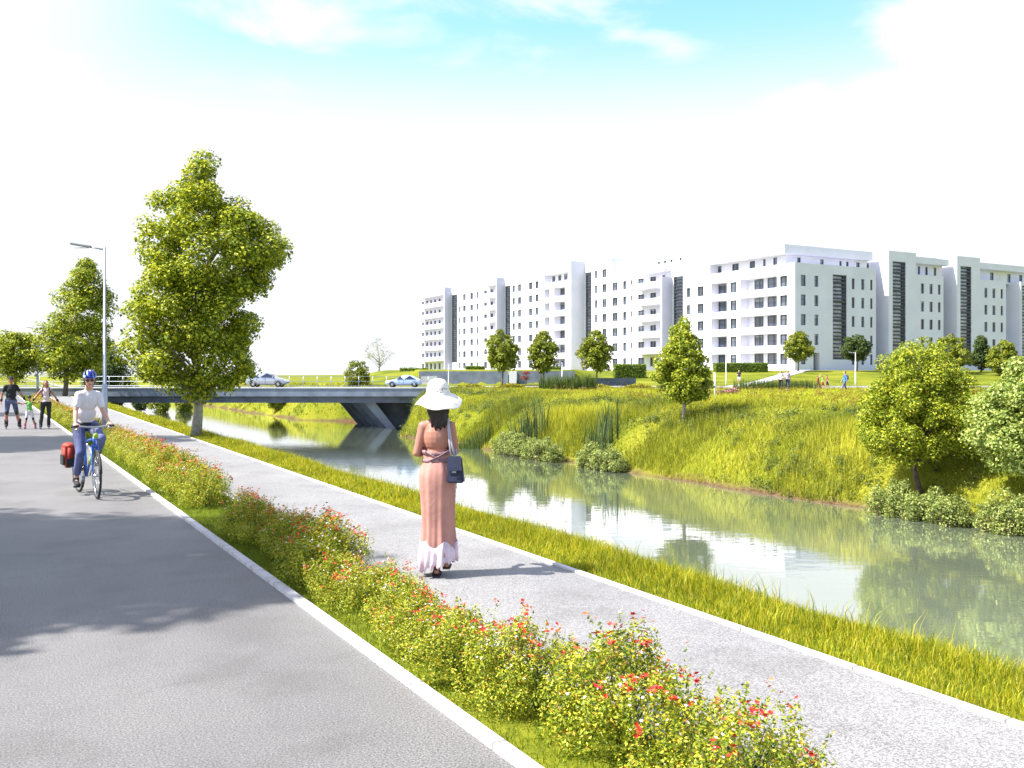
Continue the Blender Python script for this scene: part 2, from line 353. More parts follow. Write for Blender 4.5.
def capsule(bm, p0, r0, p1, r1, n=14):
    p0, p1 = Vector(p0), Vector(p1)
    ellipsoid(bm, p0, (r0,) * 3, seg=n); ellipsoid(bm, p1, (r1,) * 3, seg=n)
    if (p1 - p0).length > 1e-4: tube(bm, [p0, p1], [r0, r1], n)
TMP = bpy.data.scenes.new('workshop')
def remesh(bm, voxel, smooth=4, name='body'):
    """union overlapping closed shapes into ONE continuous surface"""
    me = bpy.data.meshes.new(name + '_src'); bm.to_mesh(me); bm.free()
    o = bpy.data.objects.new(name + '_tmp', me); TMP.collection.objects.link(o)
    md = o.modifiers.new('r', 'REMESH'); md.mode = 'VOXEL'; md.voxel_size = voxel; md.adaptivity = 0
    if smooth:
        s = o.modifiers.new('s', 'SMOOTH'); s.factor = 0.5; s.iterations = smooth
    with bpy.context.temp_override(scene=TMP, view_layer=TMP.view_layers[0]):
        dg = bpy.context.evaluated_depsgraph_get()
        out = bpy.data.meshes.new_from_object(o.evaluated_get(dg))
    out.name = name
    bpy.data.objects.remove(o); bpy.data.meshes.remove(me)
    out.materials.clear()
    out.polygons.foreach_set('use_smooth', np.ones(len(out.polygons), dtype=bool))
    return out
ORD = 'first second third fourth fifth sixth seventh eighth ninth tenth eleventh twelfth thirteenth fourteenth fifteenth sixteenth seventeenth eighteenth nineteenth twentieth'.split()
def ordinal(n):
    if n < 20: return ORD[n]
    if n < 29: return 'twenty-' + ORD[n - 20]
    if n == 29: return 'thirtieth'
    return 'thirty-' + ORD[n - 30]

# ------------------------------------------------------------------ terrain
WZ = -3.0
def sm(a, b, x):
    t = np.clip((x - a) / (b - a), 0, 1); return t * t * (3 - 2 * t)
def wob(Y):
    return 0.5 * np.sin(Y * 0.21 + 1.0) + 0.3 * np.sin(Y * 0.53) + 0.15 * np.sin(Y * 1.3)
def H(X, Y):
    X = np.asarray(X, dtype=float); Y = np.asarray(Y, dtype=float)
    r = X * cs - Y * sn; f = X * sn + Y * cs
    k = r / np.maximum(f, 1.0)
    back = sm(85, 91, f)
    near = 0.45 * back - 3.5 * sm(5.15, 10.0, X + 0.08 * wob(Y * 2))
    plat = 0.30 + 0.22 * sm(45, 80, f)
    bump = 0.10 * np.sin(X * 0.7 + Y * 0.33) * np.sin(Y * 0.45 - X * 0.2) * sm(34, 40, X) * (1 - sm(74, 82, f))
    # behind the road: lawn rising to the flats; a retained terrace; the distant lawn mound
    wl = sm(0.074, 0.085, k); ww = sm(-0.112, -0.105, k) * (1 - wl); wh = 1 - wl - ww
    rise = wl * (2.0 * sm(97, 133, f)) + ww * (0.25 * sm(92, 104, f) + 1.75 * sm(110.4, 111.4, f)) + wh * (2.1 * sm(96, 140, f) * sm(-0.21, -0.13, k))
    w2 = X + 0.55 * wob(Y) - 6.0 * sm(72, 82, f) * (1 - sm(94, 100, f)) * (1 - sm(-10.5, -7.5, r))
    far = WZ - 0.4 + (plat + 3.4) * (0.55 * sm(26.0, 30.5, w2) + 0.45 * sm(26.0, 35.5, w2)) + bump + rise * sm(28, 36, X)
    z = np.where(X < 16, near, far)
    return z
def h(x, y): return float(H(np.array([x]), np.array([y]))[0])
def axis(segs):
    out = []
    for a, b, s in segs: out += list(np.arange(a, b, s))
    return np.array(sorted(set(np.round(out, 3))))
gx = axis([(-3000, -400, 650), (-400, -40, 60), (-40, 0, 8), (0, 5.5, 1.1), (5.5, 12.2, .35), (12.2, 25, 3), (25, 37, .45), (37, 60, 1), (60, 190, 2), (190, 500, 31), (500, 3600, 600)])
gy = axis([(-3000, -200, 700), (-200, -20, 45), (-20, 0, 5), (0, 70, 1.2), (70, 130, 1), (130, 180, 2.5), (180, 300, 6), (300, 800, 50), (800, 4600, 700)])
GX, GY = np.meshgrid(gx, gy, indexing='ij')
GZ = H(GX, GY)
rngz = np.random.default_rng(3)
V = np.stack([GX, GY, GZ], -1).reshape(-1, 3)
nx, ny = len(gx), len(gy)
idx = np.arange(nx * ny).reshape(nx, ny)
F4 = np.stack([idx[:-1, :-1], idx[1:, :-1], idx[1:, 1:], idx[:-1, 1:]], -1).reshape(-1, 4)
link('terrain', np_mesh('terrain', V, F4, True), 'terrain', kind='structure')
bm = bmesh.new()
ys = [-300, -50, 0, 50, 100, 200, 400, 1200, 4000]
rows = [[bm.verts.new((x, y, WZ)) for x in (8, 17, 30)] for y in ys]
for a, b in zip(rows, rows[1:]):
    for i in range(2): bm.faces.new((a[i], a[i + 1], b[i + 1], b[i]))
link('river_water', bm_mesh('river_water', bm), 'water', kind='structure')

def xr(y): return 2.075 - 0.017 * (y - 4)
PL, PR = 2.92, 4.60
def ribbon(name, xa, xb, y0, y1, z, th, mat, step=2.0, kind='structure'):
    """a strip along the river between x=xa(y) and x=xb(y), cut off at the bridge wall"""
    bm = bmesh.new(); rows = []
    y = y0
    yl = list(np.arange(y0, y1, step)) + [y1]
    for y in yl:
        a, b = xa(y), xb(y)
        rows.append([bm.verts.new(p) for p in ((a, y, z - th), (a, y, z), (b, y, z), (b, y, z - th))])
    for p, q in zip(rows, rows[1:]):
        for i in range(3): bm.faces.new((p[i], p[i + 1], q[i + 1], q[i]))
    bm.faces.new(rows[0]); bm.faces.new(rows[-1])
    return link(name, bm_mesh(name, bm), mat, kind=kind)
YE = 93.0
ribbon('road', lambda y: -1.9, lambda y: xr(y), -30, YE, 0.012, 0.1, 'road')
ribbon('kerb', lambda y: xr(y) + .001, lambda y: xr(y) + 0.075, -30, YE, 0.045, 0.1, 'kerb')
ribbon('kerb', lambda y: -2.0, lambda y: -1.905, -30, YE, 0.045, 0.1, 'kerb')
ribbon('path', lambda y: PL, lambda y: PR, -30, YE, 0.016, 0.1, 'path')
ribbon('path_edging', lambda y: PR + .001, lambda y: PR + 0.055, -30, YE, 0.035, 0.1, 'kerb')
ribbon('path_edging', lambda y: PL - 0.05, lambda y: PL - .001, -30, YE, 0.035, 0.1, 'kerb')

# ------------------------------------------------------------------ grass
def blades(P, hgt, wid, lean, rng, two=False):
    n = len(P)
    az = rng.uniform(0, 2 * np.pi, n); la = rng.uniform(0, 2 * np.pi, n)
    hh = hgt * rng.uniform(0.55, 1.2, n); ww = wid * rng.uniform(0.6, 1.2, n); ll = lean * rng.uniform(0.1, 1.0, n) * hh
    side = np.stack([np.cos(az), np.sin(az), np.zeros(n)], -1) * (ww / 2)[:, None]
    ld = np.stack([np.cos(la), np.sin(la), np.zeros(n)], -1) * ll[:, None]
    up = np.zeros((n, 3)); up[:, 2] = hh
    if not two:
        V = np.stack([P - side, P + side, P + ld + up], 1).reshape(-1, 3)
        return V, np.arange(3 * n).reshape(n, 3)
    mid = P + ld * 0.3 + up * 0.6
    V = np.stack([P - side, P + side, mid + side * 0.7, mid - side * 0.7, P + ld + up * 0.97], 1).reshape(-1, 3)
    i = np.arange(n)[:, None] * 5
    F = np.concatenate([i + np.array([[0, 1, 2]]), i + np.array([[0, 2, 3]]), i + np.array([[3, 2, 4]])], 0)
    return V, F
def merge(parts):
    Vs, Fs, o = [], [], 0
    for V, F in parts:
        Vs.append(V); Fs.append(F + o); o += len(V)
    return np.concatenate(Vs), np.concatenate(Fs)
def scatter(rng, n, x0, x1, y0, y1, sink=0.01, mask=None):
    X = rng.uniform(x0, x1, n); Y = rng.uniform(y0, y1, n)
    if mask is not None:
        k = mask(X, Y); X, Y = X[k], Y[k]
    return np.stack([X, Y, H(X, Y) - sink], -1)
rng = np.random.default_rng(11)
parts = []
for n, y0, y1, w, hh in ((52000, 1.0, 12, .006, .11), (36000, 12, 28, .011, .12), (36000, 28, 92, .022, .13)):
    P = scatter(rng, n, PR + .065, 5.9, y0, y1)
    hv = hh * (0.6 + 0.8 * sm(4.7, 5.5, P[:, 0])) * (0.8 + 0.35 * np.sin(P[:, 1] * 2.1) * np.sin(P[:, 0] * 5 + P[:, 1]))
    parts.append(blades(P, hv, w, 0.8, rng, True))
P = scatter(rng, 2600, 5.05, 5.6, 2, 40); parts.append(blades(P, 0.26, .007, 0.7, rng, True))
V, F = merge(parts)
link('verge_grass', np_mesh('verge_grass', V, F), 'grass_verge', kind='stuff', label='yellow green grass verge between the footpath and the river', cat='grass')
parts = []
for n, y0, y1, w, hh in ((26000, 2.0, 14, .005, .05), (20000, 14, 30, .010, .06), (16000, 30, 92, .022, .07)):
    X = rng.uniform(0, 1, n); Y = rng.uniform(y0, y1, n); a = xr(Y) + .085; X = a + X * (PL - .06 - a)
    P = np.stack([X, Y, H(X, Y) - .005], -1); parts.append(blades(P, hh, w, 0.8, rng))
V, F = merge(parts)
link('strip_grass', np_mesh('strip_grass', V, F), 'grass_lawn', kind='stuff', label='short green grass under the flowering bushes between road and footpath', cat='grass')
def vis(X, Y):
    r, f = X * cs - Y * sn, X * sn + Y * cs
    return (f > 25) & (r / f < 0.62) & (r / f > -0.5)
def bankmask(X, Y):
    r, f = X * cs - Y * sn, X * sn + Y * cs
    return vis(X, Y) & (f < 83.5) & (H(X, Y) > WZ + 0.08 + 0.1 * np.sin(Y * 0.9))
parts = []
P = scatter(rng, 150000, 26.0, 36, 12, 95, mask=bankmask)
tall = 0.30 + 0.22 * np.sin(P[:, 1] * 0.35) * np.sin(P[:, 0] * 0.8)
parts.append(blades(P, tall, .035, 0.8, rng))
P = scatter(rng, 16000, 27.0, 31, 24, 58, mask=bankmask); P = P[(np.sin(P[:, 1] * 0.42 + 1) * np.sin(P[:, 1] * .17) > -0.2)]
parts.append(blades(P, 0.75, .03, 0.35, rng))
P = scatter(rng, 9000, 26, 36, 92, 190, mask=lambda X, Y: H(X, Y) > WZ + .2)
parts.append(blades(P, 0.4, .12, 0.8, rng))
V, F = merge(parts)
link('bank_grass', np_mesh('bank_grass', V, F), 'grass_bank', kind='stuff', label='rough yellow green grass on the far bank slope', cat='grass')
def fieldmask(X, Y):
    r, f = X * cs - Y * sn, X * sn + Y * cs
    return vis(X, Y) & (f < 83.3) & (X > 34.5)
P = scatter(rng, 190000, 34.5, 92, 5, 80, mask=fieldmask)
V, F = blades(P, 0.27, .045, 0.9, rng)
link('field_grass', np_mesh('field_grass', V, F), 'grass_field', kind='stuff', label='bright yellow green meadow between the far bank and the road', cat='grass')

# ------------------------------------------------------------------ leaves and trees
def leaves(C, Nrm, size, rng, aspect=0.62):
    n = len(C)
    Nrm = Nrm / (np.linalg.norm(Nrm, axis=1, keepdims=True) + 1e-9)
    t = rng.normal(size=(n, 3)); u = np.cross(Nrm, t); u /= np.linalg.norm(u, axis=1, keepdims=True) + 1e-9
    v = np.cross(Nrm, u)
    s = (size * rng.uniform(0.6, 1.25, n))[:, None]
    fold = Nrm * s * 0.16
    V = np.stack([C - u * s * .5, C + v * s * .5 * aspect - fold, C + u * s * .5, C - v * s * .5 * aspect - fold], 1).reshape(-1, 3)
    F = np.arange(4 * n).reshape(n, 4)
    return V, F
def crown_points(rng, prof, nclump, nleaf, rc, shell=0.42, flat=0.75, updir=0.55):
    """prof: rows (z, radius, offset_x, offset_y). Returns leaf centres, normals and clump centres."""
    prof = np.array(prof, dtype=float)
    zz = np.linspace(prof[0, 0], prof[-1, 0], 200)
    rr = np.interp(zz, prof[:, 0], prof[:, 1]); w = (rr + 0.05) ** 1.6; w /= w.sum()
    z = rng.choice(zz, nclump, p=w) + rng.uniform(-.04, .04, nclump)
    r0 = np.interp(z, prof[:, 0], prof[:, 1]); ox = np.interp(z, prof[:, 0], prof[:, 2]); oy = np.interp(z, prof[:, 0], prof[:, 3])
    th = rng.uniform(0, 2 * np.pi, nclump); rad = np.maximum(r0 - rc * 0.5, 0.02) * rng.uniform(0, 1, nclump) ** shell * rng.uniform(0.88, 1.12, nclump)
    cc = np.stack([ox + rad * np.cos(th), oy + rad * np.sin(th), z], -1)
    rcl = rc * rng.uniform(0.6, 1.25, nclump)
    pw = rcl ** 2; pw /= pw.sum()
    ci = rng.choice(nclump, nleaf, p=pw)
    d = rng.normal(size=(nleaf, 3)); d[:, 2] += 0.35; d /= np.linalg.norm(d, axis=1, keepdims=True)
    rad = rcl[ci] * (0.35 + 0.65 * rng.uniform(0, 1, nleaf) ** 0.5)
    P = cc[ci] + d * rad[:, None] * np.array([1, 1, flat])
    nn = d * 0.7 + rng.normal(size=(nleaf, 3)) * 0.45; nn[:, 2] += updir
    return P, nn, cc
def trunk_mesh(rng, height, r0, cc, prof, first, nbr, name='trunk', bend=0.05, rtop=0.25):
    bm = bmesh.new()
    zs = np.linspace(-0.15, height, 9)
    oxy = lambda z: (np.interp(z, [p[0] for p in prof], [p[2] for p in prof]) * min(1, max(0, z / height)), np.interp(z, [p[0] for p in prof], [p[3] for p in prof]) * min(1, max(0, z / height)))
    pts = []
    for z in zs:
        o = oxy(z); pts.append(Vector((o[0] + bend * math.sin(z * 1.3), o[1] + bend * math.cos(z * 1.7) - bend, z)))
    rad = [r0 * (1.25 if i == 0 else 1) * (1 - (1 - rtop) * max(0, z) / height) for i, z in enumerate(zs)]
    tube(bm, pts, rad, 9)
    if len(cc):
        sel = rng.choice(len(cc), min(nbr, len(cc)), replace=False)
        for i in sel:
            c = Vector(cc[i])
            hd = math.hypot(c.x, c.y)
            zb = min(max(first, c.z - hd * rng.uniform(0.55, 1.0)), height * 0.96)
            t = (zb + 0.15) / (height + 0.15) * 8; j = min(int(t), 7)
            s = pts[j].lerp(pts[j + 1], t - j); rb = r0 * (1 - (1 - rtop) * zb / height) * rng.uniform(0.3, 0.5)
            mid = s.lerp(c, 0.5) + Vector((0, 0, 0.08 * hd)) + Vector(rng.normal(size=3) * 0.04 * hd)
            tube(bm, [s, s.lerp(mid, .5) + Vector(rng.normal(size=3) * 0.02 * hd), mid, c], [rb, rb * .8, rb * .6, rb * .2], 5)
    return bm_mesh(name, bm, True)
def tree(name, loc, prof, seed, nclump, nleaf, rc, leaf, mat, r0, height=None, first=None, nbr=18, bark='bark', label='', cat='tree', group=None, aspect=0.62, scale=1.0, **kw):
    rng = np.random.default_rng(seed)
    # profile offsets are given along the camera-right direction
    prof = [(z, r, ox * cs, -ox * sn) for z, r, ox in prof]
    root = empty(name, loc, label=label, cat=cat, group=group)
    if scale != 1: root.scale = (scale,) * 3
    P, nn, cc = crown_points(rng, prof, nclump, nleaf, rc, **kw)
    V, F = leaves(P, nn, leaf, rng, aspect)
    link('crown', np_mesh('crown', V, F), mat, root)
    height = height or prof[-1][0] * 0.85
    link('trunk', trunk_mesh(rng, height, r0, cc, prof, first if first is not None else prof[0][0], nbr), bark, root)
    return root
def on(px, f, dz=-0.03):
    p = at(px, f); p.z = h(p.x, p.y) + dz; return p
# the large maple on the verge
p = gp(196, 436)
tree('maple_tree', (p.x, p.y, -0.02), [(1.35, .45, .25), (1.55, 1.1, .25), (1.9, 1.8, .05), (2.6, 2.15, -.05), (3.4, 2.0, -.1), (4.2, 1.9, -.05), (5.1, 2.1, .5), (5.8, 2.3, .65), (6.5, 1.85, .35), (7.2, 1.45, .0), (7.7, .95, -.05), (8.2, .6, .15), (8.55, .22, .2)],
     5, 330, 66000, 0.46, 0.105, 'leaf_maple', 0.15, 7.6, 1.25, 60, 'bark_pale', 'tall dense green maple with pale trunk on the verge beside the river', aspect=0.8, flat=0.82, shell=.36, updir=.6, scale=.985)
# trees on the far bank
p = on(683, 47)
tree('bank_tree', p, [(1.25, .5, 0), (1.5, 1.3, .05), (2.1, 1.65, 0), (2.9, 1.6, .05), (3.8, 1.4, -.05), (4.6, .95, -.1), (5.3, .5, .0), (5.75, .15, .05)], 7, 200, 26000, 0.38, 0.125, 'leaf_round', .11, 4.8, 1.0, 30, 'bark_pale', 'conical leafy tree with pale trunk on the far bank before the flats', aspect=0.75, scale=.95)
p = on(921, 32.6)
tree('bank_tree', p, [(0.95, .45, -1.4), (1.25, .9, -.9), (1.6, 1.75, -.2), (2.2, 2.15, -.05), (3.0, 2.15, .0), (3.6, 1.85, .05), (4.4, 1.45, .1), (5.0, .8, .1), (5.25, .2, .1)], 8, 260, 52000, 0.42, 0.10, 'leaf_round', .10, 4.0, 1.0, 34, 'bark', 'round bright green tree on the far bank left of the cut-off tree', aspect=0.55, scale=1.04)
p = on(1040, 28.6)
tree('bank_tree', p, [(1.1, .6, 0), (1.4, 1.3, 0), (2.0, 1.85, 0), (2.8, 1.8, 0), (3.5, 1.4, 0), (4.2, .7, 0), (4.5, .2, 0)], 9, 220, 36000, 0.40, 0.11, 'leaf_pale', .10, 4.0, 1.0, 26, 'bark', 'pale leafy tree cut off by the right edge on the far bank', aspect=0.6, scale=1.12)
# trees before the flats
egg = lambda H_, w, b: [(b * H_, w * .25, 0), ((b + .07) * H_, w * .75, 0), ((b + .22) * H_, w, 0), ((b + .42) * H_, w * .93, 0), (.86 * H_, w * .6, 0), (.97 * H_, w * .15, 0)]
for i, (px, F_, hh, w, mt, lb) in enumerate([
    (502, 100, 6.3, 2.05, 'leaf_far', 'small round street tree, leftmost of three before the flats by the grey wall'),
    (543, 101, 6.0, 1.85, 'leaf_far', 'small round street tree, middle one of three before the grey wall'),
    (596, 100, 6.2, 2.1, 'leaf_far', 'small round street tree, rightmost of three beside the low dark wall'),
    (798, 126, 5.6, 2.25, 'leaf_far', 'round tree on the lawn at the corner of the flats'),
    (857, 126, 5.4, 2.2, 'leaf_dark', 'darker round tree on the lawn behind the street lamp'),
    (948, 122, 5.4, 3.2, 'leaf_far', 'wide round tree behind the bright bank tree'),
    (981, 124, 5.0, 1.3, 'leaf_dark', 'slim dark conifer-like tree by the stair tower on the right'),
    (1003, 118, 4.6, 2.0, 'leaf_far', 'olive round tree between the dark slim tree and frame edge')]):
    tree('street_tree', on(px, F_), egg(hh, w, .26 if i < 5 else .1), 20 + i, 130, 9500, 0.5, 0.24, mt, .11, hh * .75, hh * .24, 14, label=lb, group='trees before the flats', aspect=0.7)
# behind the bridge
for i, (px, F_, hh, w, b, mt, lb) in enumerate([
    (357, 104, 3.0, 1.65, .0, 'leaf_far', 'rounded olive bush on the lawn between the two cars'),
    (278, 110, 2.3, 1.3, .05, 'leaf_far', 'rounded dark bush just behind the silver car'),
    (160, 120, 2.6, 1.5, .15, 'leaf_far', 'small bush beyond the bridge left of the maple trunk'),
    (141, 122, 2.4, 1.2, .15, 'leaf_dark', 'small dark bush beyond the bridge, farthest left'),
    (184, 124, 2.4, 1.3, .15, 'leaf_far', 'small bush beyond the bridge hidden partly by the maple')]):
    tree('round_bush', on(px, F_), [(b * hh, w * .55, 0), ((b + .2) * hh, w, 0), (.6 * hh, w * .95, 0), (.88 * hh, w * .55, 0), (.98 * hh, w * .15, 0)], 40 + i, 90, 5200, 0.42, 0.2, mt, .09, hh * .6, .2, 10, label=lb, cat='bush', group='bushes beyond the bridge')
p = on(379, 150)
tree('bare_tree', p, [(1.2, 1.2, 0), (2.5, 2.9, 0), (4.0, 2.4, -.3), (5.0, 1.2, -.4), (5.8, .3, -.4)], 50, 50, 1500, 0.6, 0.18, 'leaf_grey', .12, 5.0, .6, 40, 'bark_pale', 'pale thinly leaved tree on the lawn mound left of the flats')
# left group
p = world((65 - 512) / FPX * 80, 80); p.z = 0
tree('roadside_tree', (p.x, p.y, -.02), [(1.5, 1.2, .3), (2.2, 2.8, .5), (4.0, 3.4, .7), (5.6, 3.1, 1.1), (7.2, 2.8, 1.4), (9.0, 2.2, 1.6), (10.6, 1.5, 1.8), (11.5, .5, 1.8)], 60, 300, 27000, 0.75, 0.24, 'leaf_round', .2, 9.5, 2.0, 40, 'bark', 'tall green tree beside the footpath behind the lamp post')
p = world((108 - 512) / FPX * 96, 96); p.z = h(p.x, p.y)
tree('roadside_tree', p, [(1.2, 1.2, 0), (2.0, 2.2, 0), (3.6, 2.5, .2), (5.4, 2.2, .1), (6.8, 1.4, -.2), (7.8, .4, -.2)], 61, 170, 15000, 0.75, 0.25, 'leaf_dark', .16, 6.2, 1.0, 30, 'bark', 'dark green tree beyond the bridge between lamp post and maple')
p = world((14 - 512) / FPX * 80, 80)
tree('roadside_tree', (p.x, p.y, -.02), [(1.5, .9, .2), (2.2, 2.2, .2), (3.4, 2.5, .1), (4.6, 2.1, 0), (5.5, 1.2, 0), (5.9, .4, 0)], 62, 150, 13000, 0.65, 0.22, 'leaf_round', .14, 5.0, 1.3, 30, 'bark', 'small bright tree behind the man on skates')
# trees standing just left of the road, outside the picture, that shade it
for i, (r_, f_, H0, w) in enumerate([(-10.3, 6.9, 10.2, 3.4), (-12.4, 8.0, 11.5, 3.0), (-18.6, 23.6, 11.5, 3.2), (-30.0, 41, 8.2, 3.6)]):
    p = world(r_, f_)
    tree('avenue_tree', (p.x, p.y, -.02), egg(H0, w, .30), 70 + i, 190, 19000, 0.75, 0.25, 'leaf_maple', .17, H0 * .8, H0 * .3, 24, 'bark',
         ['avenue tree left of the road nearest the viewer, shading the asphalt', 'avenue tree left of the road, second from the viewer', 'avenue tree left of the road with a sprig at the left edge', 'avenue tree left of the road beyond the skating family'][i], group='avenue trees left of the road')

# ------------------------------------------------------------------ flowering bushes
def bush_mesh(seed, n=6600, nf=60, leaf=0.022):
    rng = np.random.default_rng(seed)
    P, nn, cc = crown_points(rng, [(0.02, .30, 0, 0), (.12, .40, 0, 0), (.26, .38, 0, 0), (.36, .30, 0, 0), (.46, .12, 0, 0)], 40, n, 0.10, shell=0.5, flat=1.3, updir=0.3)
    ex = []
    for _ in range(70):      # upright sprigs
        a = rng.uniform(0, 2 * np.pi); rr = rng.uniform(0, .33); b = np.array([rr * np.cos(a), rr * np.sin(a), .38 - .5 * rr])
        L = rng.uniform(.08, .27); dr = np.array([rng.normal() * .25, rng.normal() * .25, 1.0])
        t = rng.uniform(0, 1, 24)[:, None]; ex.append(b + dr * t * L + rng.normal(size=(24, 3)) * .012 * (1.2 - t))
    E = np.concatenate(ex); P = np.concatenate([P, E]); nn = np.concatenate([nn, rng.normal(size=E.shape) + np.array([0, 0, .4])])
    P[:, 2] = np.maximum(P[:, 2], 0.01)
    V, F = leaves(P, nn, leaf, rng, 0.5)
    fol = np_mesh('foliage', V, F)
    fl = []
    for kind, (cnt, sz) in enumerate([(14, .026), (74, .018), (5, .022)]):
        c = P[rng.choice(len(P), 6000)]; d = np.hypot(c[:, 0], c[:, 1]); sc = c[:, 2] + 0.55 * d + rng.uniform(0, .22, len(c))
        c = c[np.argsort(-sc)[:cnt * 16:16]] + np.array([0, 0, .012])
        if kind != 1:    # red and orange blossom sits in small heads of several flowers
            c = np.repeat(c, 4, 0) + rng.normal(size=(len(c) * 4, 3)) * .016
        k = np.arange(5); PP, NN = [], []
        for q in c:
            up = np.array([rng.normal() * .5 - .1, rng.normal() * .5 - .3, 1.0]); up /= np.linalg.norm(up)
            u = np.cross(up, rng.normal(size=3)); u /= np.linalg.norm(u); v = np.cross(up, u)
            for j in range(5):
                a = 2 * np.pi * j / 5; e = u * np.cos(a) + v * np.sin(a)
                w = np.cross(up, e); s = sz * .5
                PP += [q, q + e * s * .55 + w * s * .45 + up * .003, q + e * s * 1.05 + up * .005, q + e * s * .55 - w * s * .45 + up * .003]
        PP = np.array(PP); fl.append(np_mesh('blossom', PP, np.arange(len(PP)).reshape(-1, 4)))
    bm = bmesh.new()
    for _ in range(16):
        a = rng.uniform(0, 2 * np.pi); r1 = rng.uniform(.1, .28)
        tube(bm, [(0.02 * math.cos(a), .02 * math.sin(a), -.02), (r1 * .5 * math.cos(a), r1 * .5 * math.sin(a), .18), (r1 * math.cos(a), r1 * math.sin(a), .36)], [.005, .004, .002], 5)
    return fol, fl, bm_mesh('stems', bm)
BUSH = [bush_mesh(100 + i) for i in range(6)]
def bush(x, y, sc, rz, v, label, group, sz=1.0):
    root = empty('flowering_bush', (x, y, 0.0), rz, label=label, cat='bush', group=group); root.scale = (sc, sc, sc * sz)
    fol, fl, st = BUSH[v]
    link('foliage', fol, 'leaf_bush', root); link('stems', st, 'hedge_core', root)
    for q, me in zip(('petal_red', 'petal_pink', 'petal_orange'), fl): link('blossom', me, q, root)
rnd = random.Random(4)
n1 = 21
for i in range(n1):
    y = 11.0 - i * 0.40
    x = 2.47 + rnd.uniform(-.08, .08) + .20 * min(1, max(0, (5.2 - y) / 1.5)) - (.05 if 4.8 < y < 8 else 0)
    bush(x, y + rnd.uniform(-.08, .08), rnd.uniform(.84, 1.15) * (.84 if 4.7 < y < 7.6 else 1), rnd.uniform(0, 6.28), rnd.randrange(6), f'flowering bush, {ordinal(i)} from the grassy gap towards the viewer in the near bed', 'flowering bushes in the near bed', .9)
for i in range(26):
    y = 25.6 - i * 0.49
    bush(2.38 + rnd.uniform(-.08, .10) + .0 * i, y, rnd.uniform(.85, 1.12), rnd.uniform(0, 6.28), rnd.randrange(6), f'flowering bush, {ordinal(i)} from the lamp post towards the grassy gap', 'flowering bushes between lamp post and gap')
for i in range(26):
    y = 28.6 + i * 1.15 + .02 * i * i
    bush(xr(y) + .62 + rnd.uniform(-.08, .1), y, rnd.uniform(1.15, 1.5), rnd.uniform(0, 6.28), rnd.randrange(6), f'flowering bush, {ordinal(i)} beyond the lamp post in the far bed', 'flowering bushes in the far bed', .72)

# ------------------------------------------------------------------ waterside shrubs, cattails, reeds
def shore_shrub(px0, px1, F_, hh, seed, label, x=26.9):
    p0, p1 = at(px0, F_), at(px1, F_)
    # follow the waterline: points at x on the rays
    def onray(px):
        k = (px - 512) / FPX; f = x / (sn + k * cs); return world(k * f, f)
    a, b = onray(px0), onray(px1); c = (a + b) / 2; L = (b - a).length / 2; d = (b - a).normalized()
    rng = np.random.default_rng(seed)
    n = int(13000 * L / 1.5)
    nc = int(55 * L + 30)
    t = rng.uniform(-1, 1, nc); hz = 1.25 * hh * np.sqrt(np.maximum(0.1, 1 - t ** 4)) * rng.uniform(.6, 1, nc)
    cc = np.stack([d.x * t * L + rng.normal(size=nc) * .1, d.y * t * L + rng.normal(size=nc) * .1, hz * rng.uniform(.05, .85, nc)], -1)
    cc[:, :2] += rng.uniform(-.45, .45, (nc, 1)) * np.array([[d.y, -d.x]])
    ci = rng.integers(0, nc, n); dd = rng.normal(size=(n, 3)); dd[:, 2] += .3; dd /= np.linalg.norm(dd, axis=1, keepdims=True)
    P = cc[ci] + dd * (0.24 * (0.4 + .6 * rng.uniform(0, 1, n) ** .5))[:, None]; P[:, 2] = np.maximum(P[:, 2], 0.02)
    nn = dd * .7 + rng.normal(size=(n, 3)) * .45 + np.array([0, 0, .5])
    V, F = leaves(P, nn, 0.085, rng, .5)
    root = empty('shore_shrub', (c.x, c.y, WZ + .02), label=label, cat='shrub', group='shrubs along the far waterline')
    link('foliage', np_mesh('foliage', V, F), 'leaf_shore', root)
    bm = bmesh.new()
    for i in range(0, nc, 2):
        q = Vector(cc[i]); s = Vector((q.x * .85, q.y * .85, -.25)); tube(bm, [s, s.lerp(q, .5) + Vector((0, 0, .08)), q], [.022, .016, .006], 5)
    link('stems', bm_mesh('stems', bm), 'bark', root)
shore_shrub(497, 528, 48, 1.35, 1, 'leafy shrub at the far waterline below the left cattails', 26.7)
shore_shrub(527, 556, 46, 1.25, 2, 'leafy shrub touching the water just right of the left cattails', 26.6)
shore_shrub(581, 622, 44, 1.25, 3, 'leafy shrub at the far waterline below the right cattails', 26.6)
shore_shrub(874, 922, 33, 1.1, 4, 'pale waterside shrub under the round bank tree', 26.8)
shore_shrub(918, 966, 31, 1.05, 5, 'pale waterside shrub right of the round tree trunk', 26.7)
shore_shrub(984, 1060, 29, 1.2, 6, 'pale waterside shrub at the right edge', 26.8)
def clump(name, px, F_, rad, n, hh, wid, mat, seed, label, cat, lean=.25, sub=True, stretch=1.0, z=None, kind=None, group=None):
    rng = np.random.default_rng(seed); p = at(px, F_); p.z = 0
    a = rng.uniform(0, 2 * np.pi, n); r_ = rad * rng.uniform(0, 1, n) ** .5
    lx, ly = r_ * np.cos(a) * stretch, r_ * np.sin(a)
    X = p.x + lx * cs + ly * sn; Y = p.y - lx * sn + ly * cs
    Z = H(X, Y); base = h(p.x, p.y)
    P = np.stack([X - p.x, Y - p.y, Z - base - .03], -1)
    V, F = blades(P, hh, wid, lean, rng, True)
    o = link(name, np_mesh(name, V, F), mat, loc=(p.x, p.y, base), label=label, cat=cat, group=group, kind=kind)
    return o
